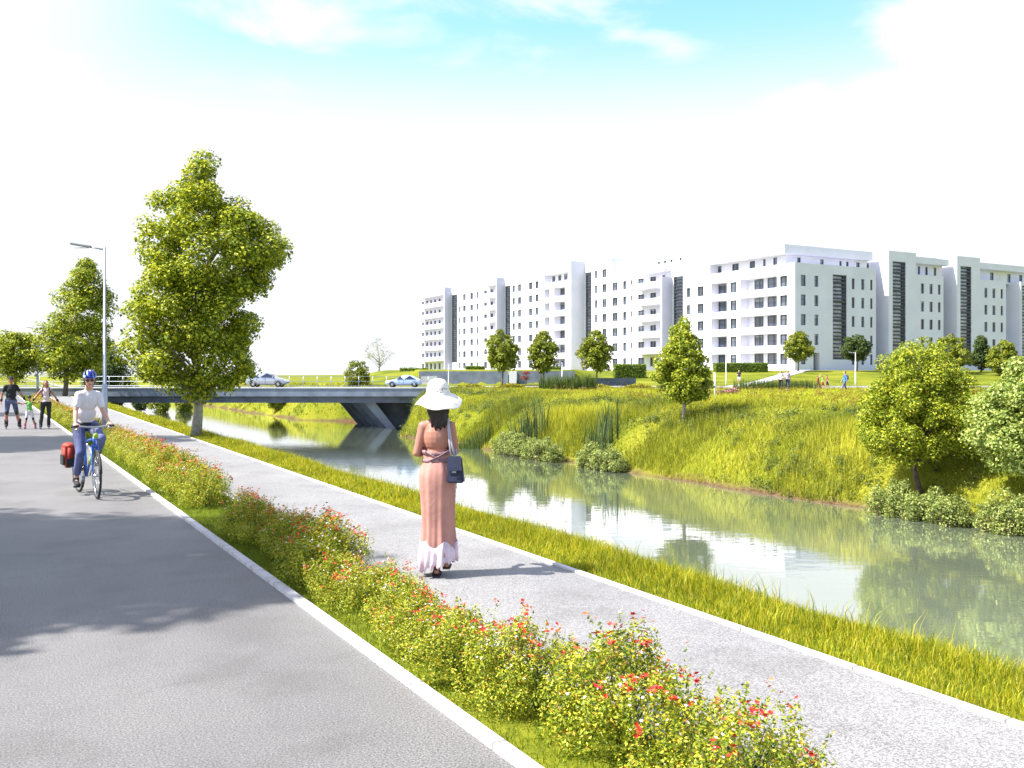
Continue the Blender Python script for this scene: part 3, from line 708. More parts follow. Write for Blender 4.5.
def weeds(name, n, x0, x1, y0, y1, size, hh, mat, seed, label, per=46):
    rng = np.random.default_rng(seed)
    P = scatter(rng, n * 4, x0, x1, y0, y1, mask=bankmask if x0 < 34 else fieldmask)
    P = P[np.sin(P[:, 0] * .9 + 2) * np.sin(P[:, 1] * .31) + rng.uniform(-.5, .5, len(P)) > .1][:n]
    c = np.repeat(P, per, 0); s_ = np.repeat(rng.uniform(.5, 1.3, len(P)), per)
    d = rng.normal(size=c.shape); d[:, 2] = np.abs(d[:, 2]); c = c + d * np.array([.16, .16, hh * .5]) * s_[:, None]
    V, F = leaves(c, d + rng.normal(size=c.shape) * .5 + np.array([0, 0, .5]), size, rng, .5)
    link(name, np_mesh(name, V, F), mat, kind='stuff', label=label, cat='plants')
weeds('bank_weeds', 900, 26.4, 34, 20, 80, .10, .5, 'leaf_weed', 5, 'leafy weeds and low plants scattered on the far bank')
weeds('meadow_weeds', 1300, 34.5, 80, 10, 75, .12, .45, 'leaf_rust', 6, 'rusty dry weeds scattered through the meadow', 30)
clump('cattail_clump', 528, 56.5, 1.2, 130, 2.3, .07, 'cattail', 1, 'tall upright cattail leaves behind the left waterside shrub', 'cattails', .22, group='cattail clumps')
clump('cattail_clump', 602, 50.2, 1.0, 90, 2.3, .065, 'cattail', 2, 'tall upright cattail leaves behind the right waterside shrub', 'cattails', .22, group='cattail clumps')
clump('reeds', 568, 78, 1.3, 1500, 1.35, .05, 'reed', 3, 'band of dark green reeds before the grey wall', 'reeds', .2, stretch=1.9, kind='stuff')
clump('reeds', 777, 79, 1.2, 1500, 1.0, .05, 'reed', 4, 'wide band of tall dark reeds in the meadow behind the walking pair', 'reeds', .2, stretch=3.2, kind='stuff')
clump('reeds', 470, 61.5, 1.2, 900, .8, .05, 'reed', 8, 'low dark reeds at the far waterline right of the bridge', 'reeds', .25, stretch=1.3, kind='stuff')
def flower_patch(name, px, F_, rx, ry, n, hh, mat, mat2, seed, label):
    rng = np.random.default_rng(seed); p = at(px, F_); base = h(p.x, p.y)
    a = rng.uniform(0, 2 * np.pi, n); r_ = rng.uniform(0, 1, n) ** .5
    lx, ly = rx * r_ * np.cos(a), ry * r_ * np.sin(a)
    X = p.x + lx * cs + ly * sn; Y = p.y - lx * sn + ly * cs
    P = np.stack([X - p.x, Y - p.y, H(X, Y) - base + rng.uniform(0.05, hh, n) * (0.7 + .3 * np.sin(lx * 1.7))], -1)
    V, F = leaves(P, rng.normal(size=(n, 3)) + np.array([0, 0, .6]), .16, rng)
    me = np_mesh(name, V, F); me.materials.append(MATS[mat]); me.materials.append(MATS[mat2])
    me.polygons.foreach_set('material_index', (rng.uniform(0, 1, n) > .5).astype(np.int32))
    link(name, me, None, loc=(p.x, p.y, base), label=label, cat='plants', kind='stuff')
flower_patch('pink_flowers', 726, 64, 1.0, .7, 700, .55, 'petal_rose', 'reed', 1, 'patch of pink flowers beside the white post in the meadow')
flower_patch('ground_cover', 500, 82.0, 4.4, .5, 3600, .6, 'leaf_rust', 'grass_field', 2, 'low rust and yellow planting along the road left of the reeds')
flower_patch('ground_cover', 628, 82.2, 2.9, .5, 2400, .55, 'leaf_rust', 'grass_field', 3, 'low rust and yellow planting along the road right of the reeds')

# ------------------------------------------------------------------ bridge
BF, BB = 84.0, 93.5
DT, DB = 0.645, -0.70
def cambox(bm, r0, r1, f0, f1, z0, z1, mi=0):
    c = [world(r, f) for r, f in ((r0, f0), (r1, f0), (r1, f1), (r0, f1))]
    lo = [bm.verts.new((p.x, p.y, z0)) for p in c]; hi = [bm.verts.new((p.x, p.y, z1)) for p in c]
    for f in ([lo[3], lo[2], lo[1], lo[0]], hi, *[[lo[i], lo[(i + 1) % 4], hi[(i + 1) % 4], hi[i]] for i in range(4)]):
        bm.faces.new(f).material_index = mi
rR = (437 - 512) / FPX * BF
bridge = empty('road_bridge', world(-22, BF + 4), label='long low concrete road bridge with slanted legs crossing the river', cat='bridge')
def bpart(name, bm, mat, smooth=False, parent=bridge):
    o = link(name, bm_mesh(name, bm, smooth), mat, parent); o.matrix_parent_inverse = Matrix.Translation(-Vector(parent.location)); return o
bm = bmesh.new(); cambox(bm, -66, rR, BF, BB, -0.10, DT - .02); bpart('edge_beam', bm, 'concrete')
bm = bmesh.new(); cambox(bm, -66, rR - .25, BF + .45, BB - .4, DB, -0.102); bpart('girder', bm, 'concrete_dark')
bm = bmesh.new(); cambox(bm, -66.05, rR + .05, BF - .06, BF + .5, DT - .018, DT + .03); bpart('coping', bm, 'concrete_pale')
for i in range(5):
    bm = bmesh.new()
    q = world(-11.75, BF + 1.3) + Vector((0, 1.95 * i, 0))
    rv = Vector((cs, -sn, 0)); fv = Vector((0, 1, 0))
    prof = [(-1.9, DB + .03), (-.95, DB + .03), (1.1, WZ - .3), (.3, WZ - .3)]
    a = [bm.verts.new(q + rv * s + Vector((0, 0, z))) for s, z in prof]; b = [bm.verts.new(q + rv * s + fv * .34 + Vector((0, 0, z))) for s, z in prof]
    bm.faces.new(a); bm.faces.new(b[::-1])
    for j in range(4): bm.faces.new((a[j], b[j], b[(j + 1) % 4], a[(j + 1) % 4]))
    bpart('slanted_leg', bm, 'concrete')
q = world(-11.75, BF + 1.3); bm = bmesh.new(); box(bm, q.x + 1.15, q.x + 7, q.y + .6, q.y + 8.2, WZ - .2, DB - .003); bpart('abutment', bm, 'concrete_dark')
# road on the bridge and onwards
bm = bmesh.new()
cambox(bm, -66, 120, BF + .55, BB - .3, DT - .4, DT + .008)
link('bridge_road', bm_mesh('bridge_road', bm), 'road_far', kind='structure')
bm = bmesh.new(); cambox(bm, rR + .06, 120, BF + .2, BF + .546, DT - .4, DT + .03); link('kerb', bm_mesh('kerb', bm), 'kerb', kind='structure')
bm = bmesh.new(); cambox(bm, rR + .06, 120, BB - .296, BB + 1.6, DT - .4, DT + .06); link('pavement', bm_mesh('pavement', bm), 'concrete_pale', kind='structure')
# railing along the far side
def railing(name, r0, r1, f, z0, label, step=1.4):
    root = empty(name, world((r0 + r1) / 2, f, z0), label=label, cat='railing')
    n = int((r1 - r0) / step)
    bmr = bmesh.new()
    for z in (1.08, .58, .14):
        tube(bmr, [world(r0, f, z0 + z), world(r1, f, z0 + z)], .022, 6)
    bpart('rail', bmr, 'galvanised', parent=root)
    me = None
    for i in range(n + 1):
        if me is None:
            b2 = bmesh.new(); tube(b2, [(0, 0, -.1), (0, 0, 1.1)], .025, 6); me = bm_mesh('railing_post', b2)
        p = world(r0 + i * (r1 - r0) / n, f, z0)
        link('post', me, 'galvanised', root, loc=(p.x - root.location.x, p.y - root.location.y, 0))
railing('bridge_railing', -62, -8.5, BB - .15, DT - .02, 'thin grey post and rail railing along the far edge of the bridge')
# ------------------------------------------------------------------ walls, hedges, garden paths
def wall(name, px0, px1, F_, y0, y1, th, mat, label, cat, z0=None, px1b=None, px0b=None):
    bm = bmesh.new(); za = EYE - (y1 - 375) / FPX * F_; zb = EYE - (y0 - 375) / FPX * F_
    r0, r1 = (px0 - 512) / FPX * F_, (px1 - 512) / FPX * F_
    cambox(bm, r0, r1, F_, F_ + th, za - .6, zb)
    if px1b:
        bm.verts.ensure_lookup_table()
    p = world((r0 + r1) / 2, F_, za)
    o = link(name, bm_mesh(name, bm), mat, label=label, cat=cat)
    o.data.transform(Matrix.Translation(-p)); o.location = p
    return o
wall('retaining_wall', 419, 508, 110, 371.2, 384, .9, 'concrete', 'long blue grey retaining wall before the left end of the flats', 'wall')
wall('retaining_wall', 421, 437, 107, 376, 383, .3, 'concrete_pale', 'short low pale wall before the left end of the long wall', 'wall')
wall('retaining_wall', 509, 516.5, 109.4, 371, 384, .9, 'render_white', 'narrow white wall between the two grey retaining walls', 'wall')
wall('retaining_wall', 517, 575, 110, 371, 384, .9, 'concrete', 'blue grey retaining wall behind the middle street tree', 'wall')
wall('garden_wall', 586, 636, 100, 378, 383, .4, 'concrete_dark', 'low dark garden wall beneath the clipped hedge', 'wall')
def hedge(px0, px1, F_, y0, y1, th, seed, label):
    rng = np.random.default_rng(seed)
    zb = EYE - (y0 - 375) / FPX * F_; za = EYE - (y1 - 375) / FPX * F_
    r0, r1 = (px0 - 512) / FPX * F_, (px1 - 512) / FPX * F_
    c = world((r0 + r1) / 2, F_ + th / 2); za = h(c.x, c.y) - .05 if True else za
    hh = zb - za; w = r1 - r0
    n = int((w * hh + w * th + th * hh * 2) * 110)
    lx = rng.uniform(-w / 2, w / 2, n); lf = rng.uniform(-th / 2, th / 2, n); lz = rng.uniform(0, hh, n)
    s = rng.integers(0, 5, n)
    lf = np.where(s < 2, -th / 2, lf); lz = np.where(s == 2, hh, lz); lx = np.where(s == 3, w / 2, np.where(s == 4, -w / 2, lx))
    jit = rng.normal(size=(n, 3)) * .04
    P = np.stack([lx * cs + lf * sn, -lx * sn + lf * cs, lz], -1) + jit
    V, F = leaves(P, rng.normal(size=(n, 3)) + np.array([-.3, -.6, .8]), .16, rng)
    root = empty('clipped_hedge', (c.x, c.y, za), label=label, cat='hedge', group='clipped hedges before the flats')
    link('foliage', np_mesh('foliage', V, F), 'hedge_leaf', root)
    bm = bmesh.new(); M = Matrix.Rotation(-YAW, 4, 'Z'); box(bm, -w / 2 + .06, w / 2 - .06, -th / 2 + .06, th / 2 - .06, 0, hh - .06, M=M); link('core', bm_mesh('core', bm), 'hedge_core', root)
hedge(615, 646, 114, 364.5, 377, 2.0, 1, 'clipped box hedge above the low dark garden wall')
hedge(716, 768, 124, 363, 374.5, 1.8, 2, 'long clipped hedge behind the runner')
hedge(466, 484, 113, 366, 371.5, 1.5, 3, 'short clipped hedge on top of the long retaining wall')
hedge(546, 561, 113, 366.5, 372, 1.5, 4, 'small clipped hedge behind the middle street tree')
hedge(400, 427, 120, 368, 371.5, 1.2, 5, 'low clipped hedge left of the flats above the lawn mound')
rw_ = random.Random(2)
tree('red_shrub', on(526, 108), [(.3, .4, 0), (.9, .6, 0), (1.4, .4, 0), (1.7, .1, 0)], 91, 16, 300, .3, .18, 'leaf_redshrub', .05, 1.4, .2, 6, label='reddish shrub between two street trees at the grey wall', cat='shrub')
# garden path on the lawn
def drape(name, pts, w, mat, dz=.03):
    bm = bmesh.new(); prev = None
    P = [Vector(p) for p in pts]; fine = []
    for a, b in zip(P, P[1:]):
        n = max(2, int((b - a).length / 1.0)); fine += [a.lerp(b, i / n) for i in range(n)]
    fine.append(P[-1])
    for i, p in enumerate(fine):
        d = (fine[min(i + 1, len(fine) - 1)] - fine[max(i - 1, 0)]).normalized(); s = Vector((-d.y, d.x, 0))
        row = []
        for k in (-1, -.5, 0, .5, 1):
            q = p + s * w / 2 * k; row.append(bm.verts.new((q.x, q.y, h(q.x, q.y) + dz)))
        if prev:
            for k in range(4): bm.faces.new((prev[k], prev[k + 1], row[k + 1], row[k]))
        prev = row
    link(name, bm_mesh(name, bm), mat, kind='structure')
A = world((712 - 512) / FPX * 96, 96); B = world((745 - 512) / FPX * 103, 103); C = world((797 - 512) / FPX * 124, 124); D = world((812 - 512) / FPX * 138, 138)
drape('garden_path', [A, B, C, D], 1.7, 'kerb', .06)

# ------------------------------------------------------------------ flats
XP, YP, Z0 = 105.6, 103.0, 2.35
LV = lambda k: 4.35 + 3.02 * k
def Yat(px, X=XP):
    k = (px - 512) / FPX; f = X / (sn + cs * k); return f * (cs - sn * k)
def Xat(px, Y=YP):
    k = (px - 512) / FPX; f = Y / (cs - sn * k); return f * (sn + cs * k)
def side(bm, P, w, z0, z1, holes, mi=0):
    """P(a, z, depth) -> point. holes: (a0, a1, za, zb, depth, back)"""
    a0, a1 = w
    us = sorted({a0, a1, *[v for q in holes for v in q[:2]]}); zs = sorted({z0, z1, *[v for q in holes for v in q[2:4]]})
    us = [u for u in us if a0 <= u <= a1]; zs = [z for z in zs if z0 <= z <= z1]
    def q4(pts, m=mi): bm.faces.new([bm.verts.new(p) for p in pts]).material_index = m
    for i in range(len(us) - 1):
        for j in range(len(zs) - 1):
            ca, cz = (us[i] + us[i + 1]) / 2, (zs[j] + zs[j + 1]) / 2
            if any(q[0] < ca < q[1] and q[2] < cz < q[3] for q in holes): continue
            q4([P(us[i], zs[j], 0), P(us[i + 1], zs[j], 0), P(us[i + 1], zs[j + 1], 0), P(us[i], zs[j + 1], 0)])
    for (h0, h1, za, zb, d, back) in holes:
        q4([P(h0, za, 0), P(h0, za, d), P(h0, zb, d), P(h0, zb, 0)]); q4([P(h1, za, 0), P(h1, za, d), P(h1, zb, d), P(h1, zb, 0)])
        q4([P(h0, za, 0), P(h1, za, 0), P(h1, za, d), P(h0, za, d)]); q4([P(h0, zb, 0), P(h1, zb, 0), P(h1, zb, d), P(h0, zb, d)])
        if back: q4([P(h0, za, d), P(h1, za, d), P(h1, zb, d), P(h0, zb, d)])
WCACHE = {}
def window_mesh(w, hh, kind):
    key = (round(w, 1), round(hh, 1), kind)
    if key not in WCACHE:
        w, hh = key[0], key[1]
        bm = bmesh.new(); t = .07 if kind != 'thin' else .05
        box(bm, -w / 2, w / 2, -.05, .05, -hh / 2, -hh / 2 + t); box(bm, -w / 2, w / 2, -.05, .05, hh / 2 - t, hh / 2)
        box(bm, -w / 2, -w / 2 + t, -.05, .05, -hh / 2 + t, hh / 2 - t); box(bm, w / 2 - t, w / 2, -.05, .05, -hh / 2 + t, hh / 2 - t)
        if w > 1.1: box(bm, -t / 2 + w * .12, t / 2 + w * .12, -.05, .05, -hh / 2 + t, hh / 2 - t)
        b2 = bmesh.new(); box(b2, -w / 2 + t, w / 2 - t, .012, .03, -hh / 2 + t, hh / 2 - t)
        WCACHE[key] = (bm_mesh('window', bm), bm_mesh('pane', b2))
    return WCACHE[key], key
def put_window(root, P, a, z, w, hh, d, axisrot, kind='n'):
    (fm, pm), key = window_mesh(w, hh, kind)
    p = P(a, z, d)
    o = link('window', fm, 'frame_dark', root, loc=(p.x - root.location.x, p.y - root.location.y, p.z - root.location.z), rz=axisrot)
    link('pane', pm, 'glass' if kind != 'pale' else 'glass_pale', o)
def PX(X): return lambda a, z, d: Vector((X + d, a, z))       # face looking to -X, a = Y
def PY(Y): return lambda a, z, d: Vector((a, Y + d, z))       # face looking to -Y, a = X
RX, RY = R(-90), 0.0
def solid(bm, x0, x1, y0, y1, z0, z1, hx=(), hy=(), mi=0):
    side(bm, PX(x0), (y0, y1), z0, z1, list(hx), mi); side(bm, PY(y0), (x0, x1), z0, z1, list(hy), mi)
    def q4(p): bm.faces.new([bm.verts.new(v) for v in p]).material_index = mi
    q4([(x1, y0, z0), (x1, y1, z0), (x1, y1, z1), (x1, y0, z1)]); q4([(x0, y1, z0), (x0, y1, z1), (x1, y1, z1), (x1, y1, z0)])
    q4([(x0, y0, z1), (x1, y0, z1), (x1, y1, z1), (x0, y1, z1)])
def wpx(cx, w, X=XP):             # pixel column + width -> Y range on the river face
    a, b = Yat(cx + w / 2, X), Yat(cx - w / 2, X); return a, b
def stair(root, P, a0, a1, z0, z1, rot, d=.28):
    bm = bmesh.new(); w = a1 - a0; c = P((a0 + a1) / 2, (z0 + z1) / 2, d); hh = z1 - z0
    box(bm, -w / 2, w / 2, .1, .14, -hh / 2, hh / 2, 1)
    for x in (-w / 2 + .05, w / 2 - .05, w * .32): box(bm, x - .05, x + .05, -.12, .1, -hh / 2, hh / 2, 0)
    z = -hh / 2; i = 0
    while z < hh / 2 - .2:
        t = .36 if i % 5 == 0 else .20
        box(bm, -w / 2 + .1, w / 2 - .1, -.22, .09, z, z + t, 0)
        z += .60; i += 1
    me = bm_mesh('stair_glazing', bm)
    for k in ('frame_dark', 'glass_pale', 'frame_grey'): me.materials.append(MATS[k])
    link('stair_glazing', me, None, root, loc=c - Vector(root.location), rz=rot)
def part(root, name, bm, mat):
    me = bm_mesh(name, bm)
    if mat: me.materials.append(MATS[mat])
    me.transform(Matrix.Translation(-Vector(root.location)))
    return link(name, me, None, root)
GRP = 'white apartment blocks in one staggered row'
def river_block(name, pa, pb, top, cols, label, bay=None, st=None, extra=None, depth=15):
    """pa/pb: left/right pixel limits on the river face; cols: (px, w, levels)"""
    y0, y1 = Yat(pb), Yat(pa)
    root = empty(name, (XP, (y0 + y1) / 2, Z0 - .3), label=label, cat='apartment block', group=GRP)
    holes, wins = [], []
    for cx, w, lv in cols:
        a, b = wpx(cx, w)
        for k in lv:
            z = LV(k); holes.append((a, b, z - .85, z + .8, .32, False)); wins.append(((a + b) / 2, z - .025, b - a, 1.65))
    if st:
        a, b, za, zb = Yat(st[1]), Yat(st[0]), st[2], st[3]
        holes.append((a, b, za, zb, .5, False)); stair(root, PX(XP), a, b, za, zb, RX)
    bm = bmesh.new(); solid(bm, XP, XP + depth, y0, y1, Z0 - .6, top, holes); part(root, 'wall', bm, 'render_white')
    for a, z, w, hh in wins: put_window(root, PX(XP), a, z, w, hh, .22, RX)
    bm = bmesh.new(); box(bm, XP - .06, XP + depth + .1, y0 + .02, y1 - .02, top + .001, top + .16); part(root, 'roof_edge', bm, 'render_white')
    return root
def balcony_bay(root, pL, pR, prot, levels, ztop, wcols, roofed=True):
    """open balconies with solid parapets between the facade and a side fin"""
    y0, y1 = Yat(pR), Yat(pL, XP - prot) ; x0 = XP - prot
    yl = y1
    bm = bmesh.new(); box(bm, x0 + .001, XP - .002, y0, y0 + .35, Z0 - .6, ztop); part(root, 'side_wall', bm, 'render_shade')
    for k in levels:
        z = LV(k) - 1.5
        bm = bmesh.new(); box(bm, x0 - .02, XP - .003, y0 + .352, yl, z - .16, z + .06); box(bm, x0 - .02, x0 + .14, y0 + .352, yl, z + .062, z + 1.0); box(bm, x0 + .142, XP - .003, yl - .14, yl, z + .062, z + 1.0)
        part(root, 'balcony', bm, 'render_white')
    z = LV(max(levels)) + 1.45
    if roofed:
        bm = bmesh.new(); box(bm, x0 - .02, XP - .003, y0 + .352, yl, z - .1, z + .25); part(root, 'canopy', bm, 'render_white')
lv7, lv6 = range(7), range(6)
r_ = river_block('apartment_block', 417.5, 457.5, 25.0, [(423, 2.2, lv7), (427, 1.9, lv7), (431, 1.9, lv7), (435, 1.9, lv7), (439.5, 2, lv7)],
    'white apartment block at the far left end with stacked balconies', st=(451.8, 457.2, 5.2, 23.6))
balcony_bay(r_, 417.5, 451.5, 2.1, range(1, 7), 25.6, None)
r_ = river_block('apartment_block', 457.5, 511.0, 25.0, [(459.2, 1.5, range(6)), (464.4, 2.7, lv7), (471.6, 2.8, lv7), (477.3, 1.7, lv7), (485.5, 3.0, range(7)), (491.7, 2.6, range(7)), (498, 2.4, [6])],
    'white apartment block second from the far left, above the long grey wall', st=(505.2, 510.6, 5.2, 23.4))
balcony_bay(r_, 481.5, 504.6, 2.2, range(1, 7), 25.4, None)
r_ = river_block('apartment_block', 511.0, 592.0, 25.0, [(513.8, 2.2, lv7), (519.5, 3.2, lv7), (530.6, 3.4, lv7), (537, 3.2, lv7)],
    'white apartment block behind the street trees with a tall plain side fin', st=(585.6, 591.4, 4.6, 23.2))
# protruding loggia volume of that block
x0 = XP - 3.4; y0, y1 = Yat(584.7), Yat(543.5, x0)
hs, ws = [], []
for k in range(7):
    z = LV(k)
    if k < 6:
        for pa, pb in ((544.5, 549.6), (554, 565)):
            a, b = Yat(pb, x0), Yat(pa, x0); hs.append((a, b, z - .85, z + 1.0, 1.5, True)); ws.append(((a * .4 + b * .6), z - .05, (b - a) * .62, 1.75, 1.44)); 
    else:
        a, b = Yat(569, x0), y1 - .4; hs.append((a, b, z - .7, z + 1.05, 1.5, True))
        for t in (.15, .36, .6, .85): ws.append((a + (b - a) * t, z - .05, (b - a) * .1, 1.6, 1.44))
bm = bmesh.new(); solid(bm, x0, XP - .003, y0, y1, Z0 - .6, 24.7, hs); box(bm, x0 - .03, XP - .004, y0 - .03, y0 + 1.9, 24.701, 25.5); part(r_, 'loggia_wing', bm, 'render_white')
for a, z, w, hh, d in ws: put_window(r_, PX(x0), a, z, w, hh, d, RX)
r_ = river_block('apartment_block', 592.0, 611.0, 25.1, [(596, 2.2, lv7), (604.3, 4.0, lv7)], 'tall white end section of the flats left of the first blue grey roof wall')
r_ = river_block('apartment_block', 611.0, 683.5, 22.2, [(615, 5.0, lv6), (624.7, 3.2, lv6), (631.2, 1.6, lv6), (641, 6.0, lv6), (653, 6, lv6), (663.5, 3.0, [5])],
    'white apartment block with wide balconies and shaded side fin behind the conical tree', st=(673.6, 683.0, 4.6, 19.6))
balcony_bay(r_, 631.5, 672.5, 2.4, range(1, 6), 19.6, None, roofed=False)
bm = bmesh.new(); box(bm, XP - 1.6, XP - .003, Yat(671), Yat(641, XP - 1.6), 20.75, 21.3); part(r_, 'canopy', bm, 'render_white')
# set-back top storey
ya, yb = Yat(687, XP + 1.5), Yat(656, XP + 1.5)
hs, ws = [], []
for cx in (659, 665, 671.5, 680.5):
    a, b = Yat(cx + 1.3, XP + 1.5), Yat(cx - 1.3, XP + 1.5); hs.append((a, b, 22.4, 23.2, .3, False)); ws.append(((a + b) / 2, 22.8, b - a, .8))
bm = bmesh.new(); solid(bm, XP + 1.5, XP + 12, ya, yb, 22.1, 24.0, hs); part(r_, 'rooftop_storey', bm, 'render_white')
for a, z, w, hh in ws: put_window(r_, PX(XP + 1.5), a, z, w, hh, .2, RX)
# corner block ------------------------------------------------------
y1 = Yat(683.5); XE = Xat(876)
root = empty('apartment_block', (XP, 110, Z0 - .3), label='large white corner apartment block with deep loggias and a shaded end wall', cat='apartment block', group=GRP)
hx, hy, ws, ws2, scr = [], [], [], [], []
for k in range(5):
    z = LV(k)
    for cx, w in ((688.5, 3.6), (700.6, 6.0), (733.4, 6.2), (783.6, 7.2)):
        a, b = wpx(cx, w); hx.append((a, b, z - .85, z + .85, .32, False)); ws.append(((a + b) / 2, z, b - a, 1.7, .22, 'n'))
    a, b = Yat(727), Yat(711.5); hx.append((a, b, z - .85, z + 1.05, 1.6, True)); ws.append((a * .35 + b * .65, z - .02, (b - a) * .62, 1.85, 1.52, 'n')); 
    a, b = Yat(777), Yat(740.6); hx.append((a, b, z - .85, z + 1.05, 1.6, True))
    ws.append((a + (b - a) * .30, z - .02, 2.2, 1.85, 1.52, 'n')); ws.append((a + (b - a) * .68, z - .02, 1.9, 1.85, 1.52, 'n'))
    for cx, w in ((803.4, 5), (816.5, 4), (853.3, 3.0), (862.9, 3.2), (871.5, 2.4)):
        if cx == 816.5 and k == 0: continue
        a, b = Xat(cx - w / 2), Xat(cx + w / 2); hy.append((a, b, z - .85, z + .85, .32, False)); ws2.append(((a + b) / 2, z, b - a, 1.7, .22))
hx.append((Yat(709), Yat(709) + .001, 3, 3.001, .01, False)) if False else None
a, b = Xat(832.8), Xat(846.8); hy.append((a, b, 4.3, 17.7, .5, False)); stair(root, PY(YP), a, b, 4.3, 17.7, RY)
a, b = Xat(813.5), Xat(819.5); hy.append((a, b, Z0 - .2, 5.3, 1.2, True))
bm = bmesh.new(); solid(bm, XP, XE, YP, y1, Z0 - .6, 18.8, hx, hy); part(root, 'wall', bm, 'render_white')
for a, z, w, hh, d, kd in ws: put_window(root, PX(XP), a, z, w, hh, d, RX, kd)
for a, z, w, hh, d in ws2: put_window(root, PY(YP), a, z, w, hh, d, RY)
# entrance door
bm = bmesh.new(); c = PY(YP)((Xat(813.5) + Xat(819.5)) / 2, 3.6, 1.1); box(bm, c.x - .9, c.x + .9, c.y - .04, c.y + .04, Z0 - .3, 5.2); part(root, 'door', bm, 'frame_dark')
# penthouse
YS = 105.2
hx, hy, wa, wb = [], [], [], []
zz = 19.75
for c0, c1 in ((714, 721.5), (732, 738.7), (749.6, 755), (763, 765.6), (773, 777)):
    a, b = Yat(c1, XP + 1.6), Yat(c0, XP + 1.6); hx.append((a, b, zz - .85, zz + .85, .25, False)); wa.append(((a + b) / 2, zz, b - a, 1.7))
for cx, w in ((799, 3.6), (822, 3.6), (840.6, 2.4), (847.4, 2.4), (858, 3.6), (868, 2.4)):
    a, b = Xat(cx - w / 2, YS + 1.2), Xat(cx + w / 2, YS + 1.2); hy.append((a, b, zz - .85, zz + .75, .25, False)); wb.append(((a + b) / 2, zz - .05, b - a, 1.6))
bm = bmesh.new(); solid(bm, XP + 1.6, Xat(872, YS + 1.2), YS + 1.2, Yat(710), 18.5, 20.8, hx, hy); solid(bm, XP + .001, XP + 14, Yat(710) + .01, y1 - .01, 18.81, 22.2)
part(root, 'penthouse', bm, 'render_white')
for a, z, w, hh in wa: put_window(root, PX(XP + 1.6), a, z, w, hh, .18, RX)
for a, z, w, hh in wb: put_window(root, PY(YS + 1.2), a, z, w, hh, .18, RY)
# windows of the top storey left of the penthouse terrace
bm = bmesh.new(); box(bm, XP - .01, Xat(873, YS), YS, Yat(710), 20.802, 22.2); part(root, 'roof', bm, 'render_white')
bm = bmesh.new(); box(bm, XP + .0, XP + .12, YP + .02, Yat(710) - .02, 18.802, 19.15); box(bm, XP + .122, XE - .02, YP + .0, YP + .12, 18.802, 19.15); part(root, 'parapet', bm, 'render_white')
bm = bmesh.new(); box(bm, XP + 5, XP + 6.5, YS + 3, YS + 4.5, 22.2, 22.6); part(root, 'roof_hatch', bm, 'render_white')
# finger blocks on the right
def finger(pL, pT, pR, stx, wins, pw, label, tower=22.3, Yd=24, pe=None):
    xa, xt, xb = Xat(pL), Xat(pT), Xat(pR)
    root = empty('apartment_block', (xa, YP + 4, Z0 - .3), label=label, cat='apartment block', group=GRP)
    hy, ws = [], []
    for k in range(5):
        z = LV(k)
        for cx, w in wins:
            a, b = Xat(cx - w / 2), Xat(cx + w / 2); hy.append((a, b, z - .85, z + .85, .32, False)); ws.append(((a + b) / 2, z, b - a, 1.7, .22))
    a, b = Xat(stx[0]), Xat(stx[1]); sh = [(a, b, 3.6, stx[2], .5, False)]; stair(root, PY(YP), a, b, 3.6, stx[2], RY)
    bm = bmesh.new(); solid(bm, xa, xt, YP, YP + Yd, Z0 - .6, tower, (), sh); part(root, 'stair_tower', bm, 'render_white')
    if pR > pT:
        bm = bmesh.new(); solid(bm, xt + .003, xb, YP, YP + Yd, Z0 - .6, 18.75, (), hy); part(root, 'wall', bm, 'render_white')
        for a, z, w, hh, d in ws: put_window(root, PY(YP), a, z, w, hh, d, RY)
        hy, ws = [], []
        for cx, w in pw:
            a, b = Xat(cx - w / 2, YS), Xat(cx + w / 2, YS); hy.append((a, b, 18.95, 20.5, .25, False)); ws.append(((a + b) / 2, 19.72, b - a, 1.55))
        xp = Xat(pe or pR - 1.5, YS)
        bm = bmesh.new(); solid(bm, xt + .005, xp, YS, YP + Yd - .1, 18.6, 20.8, (), hy); part(root, 'penthouse', bm, 'render_white')
        for a, z, w, hh in ws: put_window(root, PY(YS), a, z, w, hh, .18, RY)
        bm = bmesh.new(); box(bm, xt + .004, xp + .1, YP + .9, YP + Yd - .05, 20.802, 21.9); part(root, 'roof', bm, 'render_white')
    return root
finger(888.8, 916, 943.5, (892.7, 905.8, 20.6), ((922.6, 3.4), (931.2, 3.4), (939.4, 2.6)), ((919, 2.2), (926.5, 2.6), (935, 2.6)), 'shaded white block with stair tower behind the round bank tree')
finger(957, 980, 1006, (960.5, 971.5, 20.8), ((986, 3.2), (994, 3.2), (1002, 2.4)), ((991.8, 3.6), (1009, 3.2), (1020.7, 3.2)), 'shaded white block with stair tower, second from the right edge', 22.5, pe=1042)
finger(1020.7, 1040, 1040, (1022, 1034, 18.2), (), (), 'white block with a stair window at the right edge of the picture', 18.9)
# connecting wing behind the fingers
xa, xb = XE + .01, Xat(1060)
root = empty('apartment_block', (xa, YP + 26, Z0 - .3), label='white rear wing joining the blocks on the right', cat='apartment block', group=GRP)
bm = bmesh.new(); solid(bm, xa, xb, YP + 24.1, YP + 38, Z0 - .6, 18.5); part(root, 'wall', bm, 'render_white')
bm = bmesh.new(); solid(bm, Xat(1006) + .01, Xat(1020.7) - .01, YP + 4, YP + 24.05, Z0 - .6, 18.7); part(root, 'infill_wall', bm, 'render_white')
